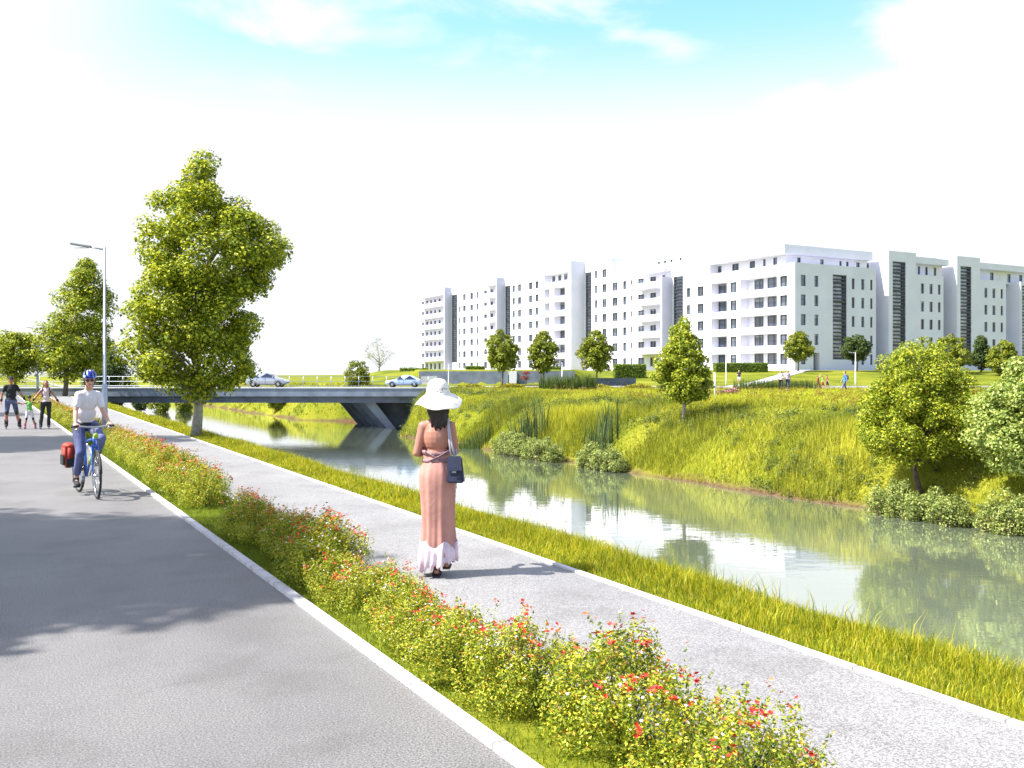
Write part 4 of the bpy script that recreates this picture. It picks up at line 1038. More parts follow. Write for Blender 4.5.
# ------------------------------------------------------------------ street lamps
def lamp(loc, hh, arm, yaw, label, name='street_lamp', r=.055, thick=.09, head=True, mat='galvanised'):
    root = empty(name, loc, yaw, label=label, cat='street lamp')
    bm = bmesh.new(); tube(bm, [(0, 0, -.1), (0, 0, hh * .3), (0, 0, hh * .305), (0, 0, hh)], [thick, thick, r, r * .55], 12); ellipsoid(bm, (0, 0, hh), (r * .6,) * 3, seg=8); link('pole', bm_mesh('pole', bm), mat, root)
    if head:
        bm = bmesh.new(); tube(bm, [(0, 0, hh - .05), (-arm * .3, 0, hh + .01), (-arm * .42, 0, hh + .03)], [r * .5, r * .45, r * .4], 8); link('arm', bm_mesh('arm', bm), mat, root)
        bm = bmesh.new(); vs = box(bm, -arm, -arm * .38, -.09, .09, hh + .0, hh + .055)
        for v in vs:
            if v.co.x < -arm * .9: v.co.z += .06; v.co.y *= .7
            v.co.z += (-v.co.x - arm * .38) * .05
        bmesh.ops.bevel(bm, geom=bm.edges[:], offset=.012, segments=2, affect='EDGES'); hd = link('lamp_head', bm_mesh('lamp_head', bm), 'frame_grey', root)
        bm = bmesh.new(); box(bm, -arm * .9, -arm * .5, -.06, .06, hh - .004, hh + .02); link('lens', bm_mesh('lens', bm), 'lamp_clear', hd)
    bm = bmesh.new(); tube(bm, [(0, 0, -.02), (0, 0, .03)], thick * 1.5, 12); link('base_plate', bm_mesh('base_plate', bm), mat, root)
p = gp(104.7, 443.5); lamp((p.x, p.y, 0), 5.28, .92, -YAW, 'slender grey street lamp in the flower bed beside the cyclist', thick=.075, r=.05)
p = at(37.5, 80); lamp((p.x, p.y, 0), 5.9, .95, -YAW, 'distant grey street lamp behind the woman on skates', thick=.10, r=.07)
p = on(855.5, 97); lamp(p, 3.7, .75, -YAW, 'small white street lamp on the lawn behind the walker in blue', thick=.07, r=.06, mat='white_metal')
p = on(726, 96); lamp(p, 3.9, .5, -YAW, 'thin white lamp post on the pavement left of the runner', thick=.05, r=.04, mat='white_metal', head=True)
p = on(562, 96); lamp(p, 2.6, .4, -YAW, 'thin white lamp post before the grey retaining wall', thick=.05, r=.04, mat='white_metal')
p = on(448.5, 96); lamp(p, 2.4, .4, -YAW, 'thin white lamp post beside the road near the sun hat', thick=.05, r=.04, mat='white_metal')
p = on(714.8, 56)
root = empty('marker_post', p, label='short plain white post in the meadow beside the conical tree', cat='post')
bm = bmesh.new(); tube(bm, [(0, 0, -.1), (0, 0, 1.65)], .055, 10); link('post', bm_mesh('post', bm), 'white_metal', root)
bm = bmesh.new(); ellipsoid(bm, (0, 0, 1.66), (.07, .07, .05), seg=10); link('cap', bm_mesh('cap', bm), 'white_metal', root)

# ------------------------------------------------------------------ cars
def car(loc, yaw, paint, label, L=4.35, roof=1.5, kind='hatch'):
    """front towards local +x"""
    root = empty('parked_car' if False else 'car', loc, yaw, label=label, cat='car')
    hw = .88
    # side profile stations: x, sill z, belt z, roof z(=belt outside the cabin), half width at belt, half width at roof
    if kind == 'hatch':
        st = [(-2.17, .42, .72, .72, .70, .5), (-2.1, .28, .92, .95, .80, .6), (-1.8, .24, .98, 1.22, .86, .60), (-1.35, .24, .98, 1.43, .88, .62), (-.6, .22, .96, 1.5, .88, .64), (.1, .22, .94, 1.48, .88, .63), (.55, .22, .93, 1.30, .88, .62), (1.02, .22, .92, 1.0, .87, .66), (1.25, .22, .90, .93, .86, .7), (1.75, .24, .82, .84, .83, .68), (2.08, .28, .68, .70, .76, .6), (2.18, .40, .55, .56, .66, .5)]
        cab = [(-1.95, .99), (-1.35, 1.39), (-.6, 1.45), (.1, 1.43), (.55, 1.27), (.98, .97)]
    else:
        st = [(-2.17, .42, .68, .68, .70, .5), (-2.1, .28, .86, .88, .80, .6), (-1.7, .24, .90, .95, .86, .62), (-1.25, .24, .90, 1.22, .88, .62), (-.75, .22, .89, 1.38, .88, .64), (-.1, .22, .88, 1.40, .88, .63), (.3, .22, .87, 1.28, .88, .62), (.85, .22, .86, .95, .87, .66), (1.1, .22, .85, .88, .86, .7), (1.7, .24, .78, .80, .83, .68), (2.08, .28, .64, .66, .76, .6), (2.18, .40, .52, .53, .66, .5)]
        cab = [(-1.55, .91), (-.75, 1.33), (-.1, 1.35), (.3, 1.24), (.82, .91)]
    bm = bmesh.new(); rings = []
    for x, s, b, rz, wb, wr in st:
        pts = [(0, s), (wb * .82, s), (wb, s + .12), (wb * 1.015, (s + b) / 2), (wb, b), (wr + (wb - wr) * .08, max(b + .01, b + (rz - b) * .9)), (wr * .82, rz), (0, rz + .02)]
        ring = [(x, y, z) for y, z in pts] + [(x, -y, z) for y, z in pts[-2:0:-1]]
        rings.append([bm.verts.new(p) for p in ring])
    for a, b in zip(rings, rings[1:]):
        n = len(a)
        for i in range(n): bm.faces.new((a[i], a[(i + 1) % n], b[(i + 1) % n], b[i]))
    bm.faces.new(rings[0]); bm.faces.new(rings[-1])
    bmesh.ops.recalc_face_normals(bm, faces=bm.faces[:])
    for f in bm.faces: f.smooth = True
    body = link('body', bm_mesh('body', bm), paint, root)
    sd = body.modifiers.new('s', 'SUBSURF'); sd.levels = 1; sd.render_levels = 1
    # side windows follow the cabin sides
    belt = .97 if kind == 'hatch' else .89
    for sgn in (1, -1):
        for (i0, i1) in ((0, 2), (2, len(cab) - 1)):
            bm = bmesh.new(); seg = cab[i0:i1 + 1]
            x0, x1 = seg[0][0] + .08, seg[-1][0] - .05
            top = [(x, z) for x, z in seg]
            poly = [(x0, belt + .03)] + [(x, z - .03) for x, z in top if x0 < x < x1 + .05] + [(x1, belt + .03)]
            if len(poly) < 3: bm.free(); continue
            vs = []
            for x, z in poly:
                t = (z - belt) / (1.5 - belt); y = .885 - .21 * max(0, t); vs.append((x, y))
            fr = [bm.verts.new((x, sgn * (y + .012), z)) for (x, y), (_, z) in zip(vs, poly)]
            bk = [bm.verts.new((x, sgn * (y - .05), z)) for (x, y), (_, z) in zip(vs, poly)]
            bm.faces.new(fr); bm.faces.new(bk[::-1])
            for i in range(len(fr)): bm.faces.new((fr[i], fr[(i + 1) % len(fr)], bk[(i + 1) % len(fr)], bk[i]))
            link('side_window', bm_mesh('side_window', bm), 'car_glass', root)
    for nm, (xa, za), (xb, zb) in (('windscreen', cab[-1], cab[-2]), ('rear_window', cab[0], cab[1])):
        s_ = 1 if nm == 'windscreen' else -1
        bm = bmesh.new(); o_ = .035
        fr = [bm.verts.new(p) for p in ((xa + s_ * o_, -.70, za + .03), (xa + s_ * o_, .70, za + .03), (xb + s_ * o_, .58, zb + .02), (xb + s_ * o_, -.58, zb + .02))]
        bk = [bm.verts.new(v.co + Vector((-s_ * .06, 0, -.02))) for v in fr]
        bm.faces.new(fr); bm.faces.new(bk[::-1])
        for i in range(4): bm.faces.new((fr[i], fr[(i + 1) % 4], bk[(i + 1) % 4], bk[i]))
        link(nm, bm_mesh(nm, bm), 'car_glass', root)
    for x in (-1.32, 1.32):
        for s_ in (1, -1):
            bm = bmesh.new(); ring = [(x + .235 * math.cos(a), s_ * .80, .31 + .235 * math.sin(a)) for a in np.linspace(0, 2 * math.pi, 20, endpoint=False)]
            tube(bm, ring, .085, 8, closed=True); wl = link('wheel', bm_mesh('wheel', bm), 'rubber', root)
            bm = bmesh.new(); M = Matrix.Translation((x, s_ * .83, .31)) @ Matrix.Rotation(R(90), 4, 'X')
            bmesh.ops.create_cone(bm, cap_ends=True, segments=20, radius1=.10, radius2=.10, depth=.09, matrix=M)
            for q in range(5):
                M2 = M @ Matrix.Rotation(q * 2 * math.pi / 5, 4, 'Z'); box(bm, .0, .22, -.03, .03, -.03, .03, M=M2)
            link('rim', bm_mesh('rim', bm), 'steel', wl)
            bm = bmesh.new(); tube(bm, [(x + .36 * math.cos(a), s_ * .872, .31 + .36 * math.sin(a)) for a in np.linspace(0, math.pi, 12)], .022, 6); link('wheel_arch', bm_mesh('wheel_arch', bm), 'rubber', root)
    for s_ in (1, -1):
        bm = bmesh.new(); ellipsoid(bm, (2.03, s_ * .62, .66), (.12, .13, .07), seg=10); link('headlight', bm_mesh('headlight', bm), 'lamp_clear', root)
        bm = bmesh.new(); ellipsoid(bm, (-2.1, s_ * .68, .84), (.06, .12, .09), seg=10); link('tail_light', bm_mesh('tail_light', bm), 'lamp_red', root)
        bm = bmesh.new(); ellipsoid(bm, (.78, s_ * .97, .98), (.06, .10, .06), seg=10); link('mirror', bm_mesh('mirror', bm), paint, root)
        bm = bmesh.new(); box(bm, -.3, -.14, min(s_ * .885, s_ * .905), max(s_ * .885, s_ * .905), .80, .825); link('door_handle', bm_mesh('door_handle', bm), 'steel', root)
        bm = bmesh.new(); box(bm, -.02, -.005, min(s_ * .875, s_ * .899), max(s_ * .875, s_ * .899), .30, .92); link('door_gap', bm_mesh('door_gap', bm), 'rubber', root)
    bm = bmesh.new(); box(bm, 2.09, 2.17, -.42, .42, .38, .52); link('grille', bm_mesh('grille', bm), 'rubber', root)
    bm = bmesh.new(); box(bm, -2.2, -2.12, -.26, .26, .56, .67); link('number_plate', bm_mesh('number_plate', bm), 'white_metal', root)
    return root
p = at(267.5, 91); c = car((p.x, p.y, DT + .01), -YAW, 'car_silver', 'silver hatchback driving right across the bridge behind the maple'); c.scale = (.93, .93, .98)
p = at(404, 90.5); c = car((p.x, p.y, DT + .01), -YAW + math.pi, 'car_blue', 'light blue car with dark soft top driving left across the bridge', kind='low'); c.scale = (.82, .9, .86)

# ------------------------------------------------------------------ people
def add_hand(bm, W, d, nrm, thumb, s=1.0, curl=0.5):
    """palm, four unequal bent fingers and a thumb leaving the side of the palm"""
    d = d.normalized(); nrm = (nrm - d * nrm.dot(d)).normalized(); t = (thumb - d * thumb.dot(d) - nrm * thumb.dot(nrm)).normalized()
    rot = Matrix((t, d, nrm)).transposed().to_quaternion()
    ellipsoid(bm, W + d * .045 * s, (.040 * s, .052 * s, .017 * s), rot, 12)
    for off, L, c in ((.029, .072, .9), (.010, .080, 1.0), (-.010, .074, 1.05), (-.028, .058, 1.15)):
        b = W + d * .082 * s + t * off * s; a = curl * c
        d1 = (d * math.cos(a) + nrm * math.sin(a)).normalized(); m = b + d1 * L * .5 * s
        d2 = (d * math.cos(a * 2.1) + nrm * math.sin(a * 2.1)).normalized(); e = m + d2 * L * .5 * s
        capsule(bm, b - d * .02 * s, .0095 * s, m, .0085 * s, 8); capsule(bm, m, .0085 * s, e, .007 * s, 8)
    b = W + d * .028 * s + t * .028 * s; m = b + (t * .75 + d * .6 + nrm * .2).normalized() * .036 * s
    e = m + (t * .25 + d * .85 + nrm * .45).normalized() * .030 * s
    capsule(bm, b, .012 * s, m, .010 * s, 8); capsule(bm, m, .010 * s, e, .008 * s, 8)
def add_head(bm, c, q, s=1.0):
    """skull, jaw, nose, brows, ears around centre c, facing local +y of q"""
    T = lambda v: c + q @ (Vector(v) * s)
    ellipsoid(bm, T((0, -.012, .025)), (.074 * s, .094 * s, .088 * s), q, 16)
    ellipsoid(bm, T((0, .018, -.035)), (.058 * s, .070 * s, .072 * s), q, 14)
    ellipsoid(bm, T((0, .058, -.088)), (.026 * s, .024 * s, .020 * s), q, 10)
    capsule(bm, T((0, .086, .012)), .010 * s, T((0, .104, -.026)), .014 * s, 8)
    capsule(bm, T((-.034, .078, .030)), .010 * s, T((.034, .078, .030)), .010 * s, 8)
    capsule(bm, T((-.018, .082, -.056)), .009 * s, T((.018, .082, -.056)), .009 * s, 8)
    for g in (-1, 1):
        ellipsoid(bm, T((g * .076, -.005, -.002)), (.010 * s, .020 * s, .032 * s), q, 8)
        ellipsoid(bm, T((g * .040, .052, -.018)), (.026 * s, .030 * s, .026 * s), q, 8)
def make_person(label, loc, yaw, J, mats, voxel=.008, sex='m', hands=None, group=None, scale=1.0, headq=None, hair='short', foot='shoe', torso=1.0):
    """J: joints in metres in a frame facing +y. mats: skin, top, legs, shoes, hair; lens of sleeves and legs"""
    root = empty('person', loc, yaw, label=label, cat='person', group=group); root.scale = (scale,) * 3
    j = {k: Vector(v) for k, v in J.items()}
    q = headq or Quaternion()
    bm = bmesh.new(); sw = torso
    add_head(bm, j['head'], q)
    capsule(bm, j['head'] + Vector((0, -.02, -.06)), .052, j['neck'], .056)
    ax = (j['sh_r'] - j['sh_l']).normalized(); mid = (j['sh_l'] + j['sh_r']) / 2
    def torso_parts(bm, g):
        upv = (j['chest'] - j['pelvis']).normalized(); fy = upv.cross(-ax).normalized() if abs(upv.dot(ax)) < .9 else Vector((0, 1, 0))
        rot = Matrix((ax, fy, ax.cross(fy))).transposed().to_quaternion()
        ellipsoid(bm, j['chest'], ((.150 if sex == 'm' else .128) * sw + g, .100 * sw + g, .155 + g), rot, 16)
        ellipsoid(bm, (j['chest'] + mid) / 2 + upv * .02, ((.160 if sex == 'm' else .135) * sw + g, .078 * sw + g, .085 + g), rot, 14)
        ellipsoid(bm, j['waist'], ((.150 if sex == 'm' else .112) * sw + g, .092 * sw + g, .13 + g), rot, 16)
        ellipsoid(bm, j['pelvis'], ((.150 if sex == 'm' else .158) * sw + g, .112 * sw + g, .115 + g), rot, 16)
        capsule(bm, j['sh_l'].lerp(mid, .15), .052 + g, j['sh_r'].lerp(mid, .15), .052 + g)
        capsule(bm, mid + Vector((0, 0, -.01)), .072 + g * .5, j['neck'].lerp(mid, .45), .056 + g * .3)
        for s9 in 'lr': capsule(bm, j['sh_' + s9] - ax * 0 + Vector((0, 0, -.01)), .045 + g, j['neck'].lerp(mid, .35), .042 + g * .3)
    torso_parts(bm, 0)
    for S_, s1 in (('l', -1), ('r', 1)):
        capsule(bm, j['sh_' + S_], .050, j['sh_' + S_].lerp(j['el_' + S_], .45), .044); capsule(bm, j['sh_' + S_].lerp(j['el_' + S_], .45), .044, j['el_' + S_], .036)
        capsule(bm, j['el_' + S_], .036, j['el_' + S_].lerp(j['wr_' + S_], .35), .038); capsule(bm, j['el_' + S_].lerp(j['wr_' + S_], .35), .038, j['wr_' + S_], .025)
        fd = (j['wr_' + S_] - j['el_' + S_]).normalized()
        hd = (hands or {}).get(S_, (None, None, None, .5)); D = hd[0] or fd; nrm = hd[1] or Vector((-s1, 0, 0)); th = hd[2] or Vector((0, 1, 0))
        add_hand(bm, j['wr_' + S_], Vector(D), Vector(nrm), Vector(th), 1.0, hd[3])
        capsule(bm, j['hip_' + S_], .088, j['kn_' + S_], .055); capsule(bm, j['kn_' + S_], .055, j['kn_' + S_].lerp(j['an_' + S_], .3), .056); capsule(bm, j['kn_' + S_].lerp(j['an_' + S_], .3), .056, j['an_' + S_], .034)
        toe = j['toe_' + S_]; capsule(bm, j['an_' + S_] + (j['an_' + S_] - toe) * .12 + Vector((0, 0, -.035)), .034, toe, .026)
    link('body', remesh(bm, voxel, 3), mats['skin'], root)
    # top
    if mats.get('top'):
        bm = bmesh.new(); torso_parts(bm, .012)
        if mats.get('hem'): 
            ellipsoid(bm, j['pelvis'] + Vector((0, 0, .01)), (.165 * sw, .128 * sw, .12), None, 16)
        for S_ in 'lr':
            t = mats.get('sleeve', .5)
            if t > 0: capsule(bm, j['sh_' + S_], .060, j['sh_' + S_].lerp(j['el_' + S_], t), .056)
            if t >= 1: capsule(bm, j['el_' + S_], .050, j['el_' + S_].lerp(j['wr_' + S_], .9), .036)
        link('shirt', remesh(bm, voxel, 7), mats['top'], root)
    # legs
    if mats.get('legs'):
        bm = bmesh.new()
        ellipsoid(bm, j['pelvis'] - Vector((0, 0, .02)), (.172 * sw, .132 * sw, .115), None, 16)
        for S_ in 'lr':
            t = mats.get('leglen', 1.0)     # 0..1 thigh, 1..2 shin
            capsule(bm, j['hip_' + S_], .096, j['hip_' + S_].lerp(j['kn_' + S_], min(1, t)), .068)
            if t > 1: capsule(bm, j['kn_' + S_], .068, j['kn_' + S_].lerp(j['an_' + S_], t - 1), .055)
        link('shorts' if mats.get('leglen', 1) <= 1 else 'trousers', remesh(bm, voxel, 5), mats['legs'], root)
    for S_ in 'lr':
        an, toe = j['an_' + S_], j['toe_' + S_]; d = (toe - an); d.z = 0; d = d.normalized() if d.length > .01 else Vector((0, 1, 0))
        sd = Vector((d.y, -d.x, 0))
        if foot == 'skate':
            bm = bmesh.new(); capsule(bm, an + Vector((0, 0, .16)), .062, an, .058); capsule(bm, an - d * .05 + Vector((0, 0, -.03)), .052, toe, .042)
            bt = link('skate', remesh(bm, voxel, 2), mats['shoes'], root)
            bm = bmesh.new()
            for t in (-.09, -.01, .08, .16):
                c = an + d * t; c.z = toe.z - .055
                M = Matrix.Translation(c) @ Quaternion(d.cross(Vector((0, 0, 1))), 0).to_matrix().to_4x4() @ Matrix.Rotation(math.atan2(sd.y, sd.x), 4, 'Z') @ Matrix.Rotation(R(90), 4, 'Y')
                bmesh.ops.create_cone(bm, cap_ends=True, segments=14, radius1=.036, radius2=.036, depth=.025, matrix=M)
            link('skate_wheels', bm_mesh('skate_wheels', bm), 'frame_grey', bt)
            bm = bmesh.new(); ellipsoid(bm, j['kn_' + S_] + Vector((0, .045, 0)), (.062, .045, .085), seg=12); link('knee_pad', bm_mesh('knee_pad', bm), mats['pads'], root)
            bm = bmesh.new(); w_, e_ = j['wr_' + S_], j['el_' + S_]; tube(bm, [e_.lerp(w_, .62), e_.lerp(w_, .8), w_], [.042, .041, .036], 10); link('wrist_guard', bm_mesh('wrist_guard', bm), mats['pads'], root)
        elif foot == 'shoe':
            bm = bmesh.new(); capsule(bm, an - d * .045 + Vector((0, 0, -.035)), .044, toe, .036); capsule(bm, an + Vector((0, 0, .0)), .046, an - Vector((0, 0, .03)), .046)
            link('shoe', remesh(bm, voxel, 2), mats['shoes'], root)
    hc = j['head']; T = lambda v: hc + q @ Vector(v)
    if hair:
        bm = bmesh.new(); ellipsoid(bm, T((0, -.026, .034)), (.083, .096, .090), q, 16)
        for g in (-1, 1): ellipsoid(bm, T((g * .066, -.03, -.01)), (.018, .045, .05), q, 10)
        if hair == 'long':
            for a in np.linspace(-1, 1, 7): capsule(bm, T((a * .06, -.07 + abs(a) * .03, .0)), .034, T((a * .07, -.085 + abs(a) * .02, -.22)), .018, 8)
        if hair == 'tail':
            capsule(bm, T((0, -.10, .02)), .03, T((0, -.14, -.14)), .012, 8)
        link('hair', remesh(bm, voxel, 2), mats['hair'], root)
    bm = bmesh.new()
    for g in (-1, 1): ellipsoid(bm, T((g * .031, .078, .006)), (.012, .008, .007), q, 8)
    link('eyes', bm_mesh('eyes', bm), 'hair_dark', root)
    bm = bmesh.new(); ellipsoid(bm, T((0, .0905, -.056)), (.022, .006, .008), q, 10); link('mouth', bm_mesh('mouth', bm), 'lips', root)
    return root, j
def stand(**kw):
    J = dict(head=(0, .02, 1.60), neck=(0, 0, 1.46), chest=(0, 0, 1.26), waist=(0, .01, 1.08), pelvis=(0, 0, .93), sh_l=(-.148, 0, 1.39), sh_r=(.148, 0, 1.39),
             el_l=(-.23, -.02, 1.12), el_r=(.23, -.02, 1.12), wr_l=(-.24, .08, .88), wr_r=(.24, .08, .88), hip_l=(-.09, 0, .90), hip_r=(.09, 0, .90),
             kn_l=(-.10, .02, .50), kn_r=(.10, .02, .50), an_l=(-.11, -.02, .09), an_r=(.11, -.02, .09), toe_l=(-.12, .13, .035), toe_r=(.12, .13, .035))
    J.update(kw); return J
FACE = math.pi - YAW      # facing the camera
AWAY = -YAW
def yaw_to(px):           # yaw that faces exactly the standpoint from picture column px
    return math.pi - YAW - math.atan((px - 512) / FPX)

# --- the woman in the long dress
wp = gp(437, 577)
W, j = make_person('woman in a long salmon dress and wide white sun hat walking away on the footpath', (wp.x, wp.y, 0.018), AWAY + .03,
    dict(head=(.012, .015, 1.575), neck=(.0, 0, 1.455), chest=(-.005, 0, 1.265), waist=(-.005, .005, 1.085), pelvis=(0, -.01, .95), sh_l=(-.124, 0, 1.362), sh_r=(.120, 0, 1.362),
         el_l=(-.182, -.02, 1.12), el_r=(.168, .02, 1.13), wr_l=(-.13, .20, 1.10), wr_r=(.12, .22, 1.12), hip_l=(-.08, 0, .91), hip_r=(.08, 0, .91),
         kn_l=(-.03, .02, .50), kn_r=(.08, .10, .51), an_l=(.00, -.05, .085), an_r=(.09, -.02, .14), toe_l=(-.01, .12, .032), toe_r=(.10, .14, .10)),
    dict(skin='skin', hair='hair_dark'), voxel=.006, sex='f', hair=None, foot=None,
    hands={'l': (Vector((.8, .5, .1)), Vector((0, .4, -1)), Vector((0, 1, .3)), .8), 'r': (Vector((-.8, .5, .1)), Vector((0, .4, -1)), Vector((0, 1, .3)), .8)})
def loft(name, rings, mat, parent, n=72, thick=None):
    """rings: list of functions theta -> (x, y, z)"""
    bm = bmesh.new(); V = [[bm.verts.new(f(2 * math.pi * k / n)) for k in range(n)] for f in rings]
    for a, b in zip(V, V[1:]):
        for k in range(n):
            fc = bm.faces.new((a[k], a[(k + 1) % n], b[(k + 1) % n], b[k])); fc.smooth = True
    o = link(name, bm_mesh(name, bm, True), mat, parent)
    if thick:
        s = o.modifiers.new('t', 'SOLIDIFY'); s.thickness = thick; s.offset = 0
    return o
def ringf(cx, cy, z, rx, ry, amp=0.0, n=9, ph=0.0, zf=None):
    def f(t):
        a = 1 + amp * (math.sin(n * t + ph) * .6 + math.sin((n * 2 - 3) * t + ph * 2.3) * .4)
        return (cx + rx * math.cos(t) * a, cy + ry * math.sin(t) * a, z + (zf(t) if zf else 0))
    return f
back = lambda t: max(0, -math.sin(t))
top_edge = lambda t: -.02 - .03 * back(t) + .05 * max(0, math.sin(t))
loft('dress', [ringf(-.005, .0, 1.175, .134, .106, 0, 9, 0, top_edge), ringf(-.005, .0, 1.13, .130, .106, .01), ringf(-.005, .0, 1.075, .122, .104, .015), ringf(-.002, -.005, 1.05, .122, .108, .015),
               ringf(.0, -.01, .98, .150, .132, .03, 9, .2), ringf(.0, -.012, .90, .165, .145, .035, 9, .3), ringf(.005, -.01, .78, .160, .142, .045, 9, .5), ringf(.008, -.005, .62, .150, .136, .055, 9, .8),
               ringf(.01, .0, .48, .146, .135, .075, 9, 1.0), ringf(.012, .0, .36, .150, .142, .10, 9, 1.1), ringf(.014, .0, .27, .156, .150, .12, 9, 1.2, lambda t: .015 * math.sin(9 * t)), ringf(.016, .005, .20, .160, .156, .14, 9, 1.25, lambda t: .035 * math.sin(7 * t) + .04 * math.cos(t))],
     'dress', W, 96, .004)
loft('lace_hem', [ringf(.014, .0, .30, .158, .152, .12, 9, 1.2, lambda t: .03 * math.sin(5 * t + 1)), ringf(.012, .0, .22, .164, .158, .14, 9, 1.25, lambda t: .02 * math.sin(9 * t)), ringf(.008, .0, .15, .168, .162, .16, 9, 1.3, lambda t: .02 * math.sin(14 * t)), ringf(.0, .0, .10, .165, .164, .18, 9, 1.3, lambda t: .02 * math.sin(18 * t) + .05 * math.cos(t))] , 'pink_white_cloth', W, 120, .003)
loft('top_band', [ringf(-.005, .0, 1.182, .138, .110, 0, 9, 0, top_edge), ringf(-.005, .0, 1.150, .137, .110, 0, 9, 0, top_edge)], 'belt', W, 64, .006)
loft('belt', [ringf(-.002, -.002, 1.072, .128, .111), ringf(-.002, -.002, 1.036, .131, .114)], 'belt', W, 64, .008)
for s_ in (-1, 1):
    bm = bmesh.new(); tube(bm, [(s_ * .115, -.085, 1.15), (s_ * .03, -.115, 1.10), (-s_ * .06, -.118, 1.06)], .006, 6); link('back_tie', bm_mesh('back_tie', bm), 'belt', W)
    bm = bmesh.new(); tube(bm, [(s_ * .10, .09, 1.18), (s_ * .06, .085, 1.33), (s_ * .035, .02, 1.455), (0, -.045, 1.47)], .005, 6); link('neck_strap', bm_mesh('neck_strap', bm), 'belt', W)
# hair
bm = bmesh.new(); hc = Vector((.012, .015, 1.575)); ellipsoid(bm, hc + Vector((0, -.028, .03)), (.086, .094, .09), seg=16)
rr = random.Random(3)
for i in range(15):
    a = -1 + 2 * i / 14; x = .012 + a * .078; y = -.055 + .035 * a * a; L = .20 + .05 * math.cos(a * 2.2) + rr.uniform(-.02, .03)
    pts = [Vector((x, y, 1.57)), Vector((x + .02 * math.sin(i * 2.1), y - .03, 1.50)), Vector((x * .85 + .024 * math.sin(i * 3.3), y - .035, 1.57 - L * .65)), Vector((x * .75 + .02 * math.sin(i * 1.7) , y - .02, 1.57 - L))]
    for p0, p1, ra, rb in zip(pts, pts[1:], (.028, .024, .018), (.024, .018, .008)): capsule(bm, p0, ra, p1, rb, 8)
link('hair', remesh(bm, .006, 1), 'hair_dark', W)
# hat
qh = Quaternion((0, 1, 0), R(-3)) @ Quaternion((1, 0, 0), R(9))
hatc = Vector((.012, -.004, 1.63))
def hr(z, rr_, amp=0, dz=0, ph=0):
    def f(t):
        w = amp * math.sin(2 * t + ph) + amp * .5 * math.sin(5 * t + 1.3)
        v = Vector((rr_ * math.cos(t), rr_ * math.sin(t) * 1.02, z + w + dz * (abs(math.sin(t)) ** 2)))
        v = qh @ v; return tuple(hatc + v)
    return f
hat = loft('sun_hat', [hr(.168, .004), hr(.166, .03), hr(.155, .062), hr(.125, .086), hr(.085, .098), hr(.045, .104), hr(.028, .110), hr(.018, .130, .002), hr(.000, .160, .006), hr(-.026, .190, .012, -.01), hr(-.05, .212, .018, -.02), hr(-.056, .216, .018, -.02)], 'hat_straw', W, 72, .006)
loft('hat_band', [hr(.050, .1065), hr(.030, .1115)], 'straw', hat, 64, .004)
# sandals
for S_, an in (('l', Vector((.00, -.05, 0))), ('r', Vector((.09, -.02, .066)))):
    bm = bmesh.new(); pts = [(-.035, -.055), (.035, -.055), (.038, .02), (.05, .12), (.035, .19), (-.01, .205), (-.045, .17), (-.042, .08), (-.03, 0)]
    a = [bm.verts.new((an.x - .003 + x * .9, an.y + y, an.z + .0)) for x, y in pts]; b = [bm.verts.new((an.x - .003 + x * .9, an.y + y, an.z + .014)) for x, y in pts]
    bm.faces.new(a[::-1]); bm.faces.new(b)
    for i in range(len(a)): bm.faces.new((a[i], a[(i + 1) % len(a)], b[(i + 1) % len(b)], b[i]))
    tube(bm, [(an.x - .04, an.y + .08, an.z + .01), (an.x - .01, an.y + .10, an.z + .065), (an.x + .04, an.y + .09, an.z + .01)], .006, 6)
    tube(bm, [(an.x - .035, an.y - .02, an.z + .01), (an.x - .03, an.y - .045, an.z + .06), (an.x, an.y - .06, an.z + .075), (an.x + .03, an.y - .045, an.z + .06), (an.x + .035, an.y - .02, an.z + .01)], .005, 6)
    link('sandal', bm_mesh('sandal', bm), 'sandal', W)
# handbag on her right side, hanging from the shoulder
B = empty('handbag', (wp.x, wp.y, 0.018), AWAY + .03, label='navy blue leather handbag hanging from the shoulder of the woman in the dress', cat='handbag')
bm = bmesh.new()
M = Matrix.Translation((.175, -.13, .985)) @ Matrix.Rotation(R(-12), 4, 'Z')
vs = box(bm, -.078, .078, -.045, .045, -.125, .115, M=M)
for v in vs:
    l = M.inverted() @ v.co
    if l.z > 0: l.x *= .72; l.y *= .45; v.co = M @ l
bmesh.ops.bevel(bm, geom=bm.edges[:], offset=.014, segments=3, affect='EDGES'); link('bag_body', bm_mesh('bag_body', bm, False), 'navy_leather', B)
bm = bmesh.new(); f = [M @ Vector(v) for v in ((-.058, -.034, .112), (.058, -.034, .112), (.070, -.050, -.01), (-.070, -.050, -.01))]; g = [v + (M.to_3x3() @ Vector((0, -.008, 0))) for v in f]
a = [bm.verts.new(v) for v in f]; b = [bm.verts.new(v) for v in g]; bm.faces.new(a); bm.faces.new(b[::-1])
for i in range(4): bm.faces.new((a[i], a[(i + 1) % 4], b[(i + 1) % 4], b[i]))
link('flap', bm_mesh('flap', bm), 'navy_leather', B)
for dx in (0, .03):
    bm = bmesh.new(); tube(bm, [(.135 + dx, -.13, 1.09), (.118 + dx * .6, -.105, 1.22), (.105 + dx * .3, -.075, 1.36), (.100, -.02, 1.452), (.105, .04, 1.42), (.14, .09, 1.25), (.165 + dx, -.07, 1.09)], .0085, 8); link('strap', bm_mesh('strap', bm), 'strap_grey', B)
bm = bmesh.new(); box(bm, -.02, .02, -.066, -.058, -.03, -.015, M=M); link('clasp', bm_mesh('clasp', bm), 'slat_metal', B)

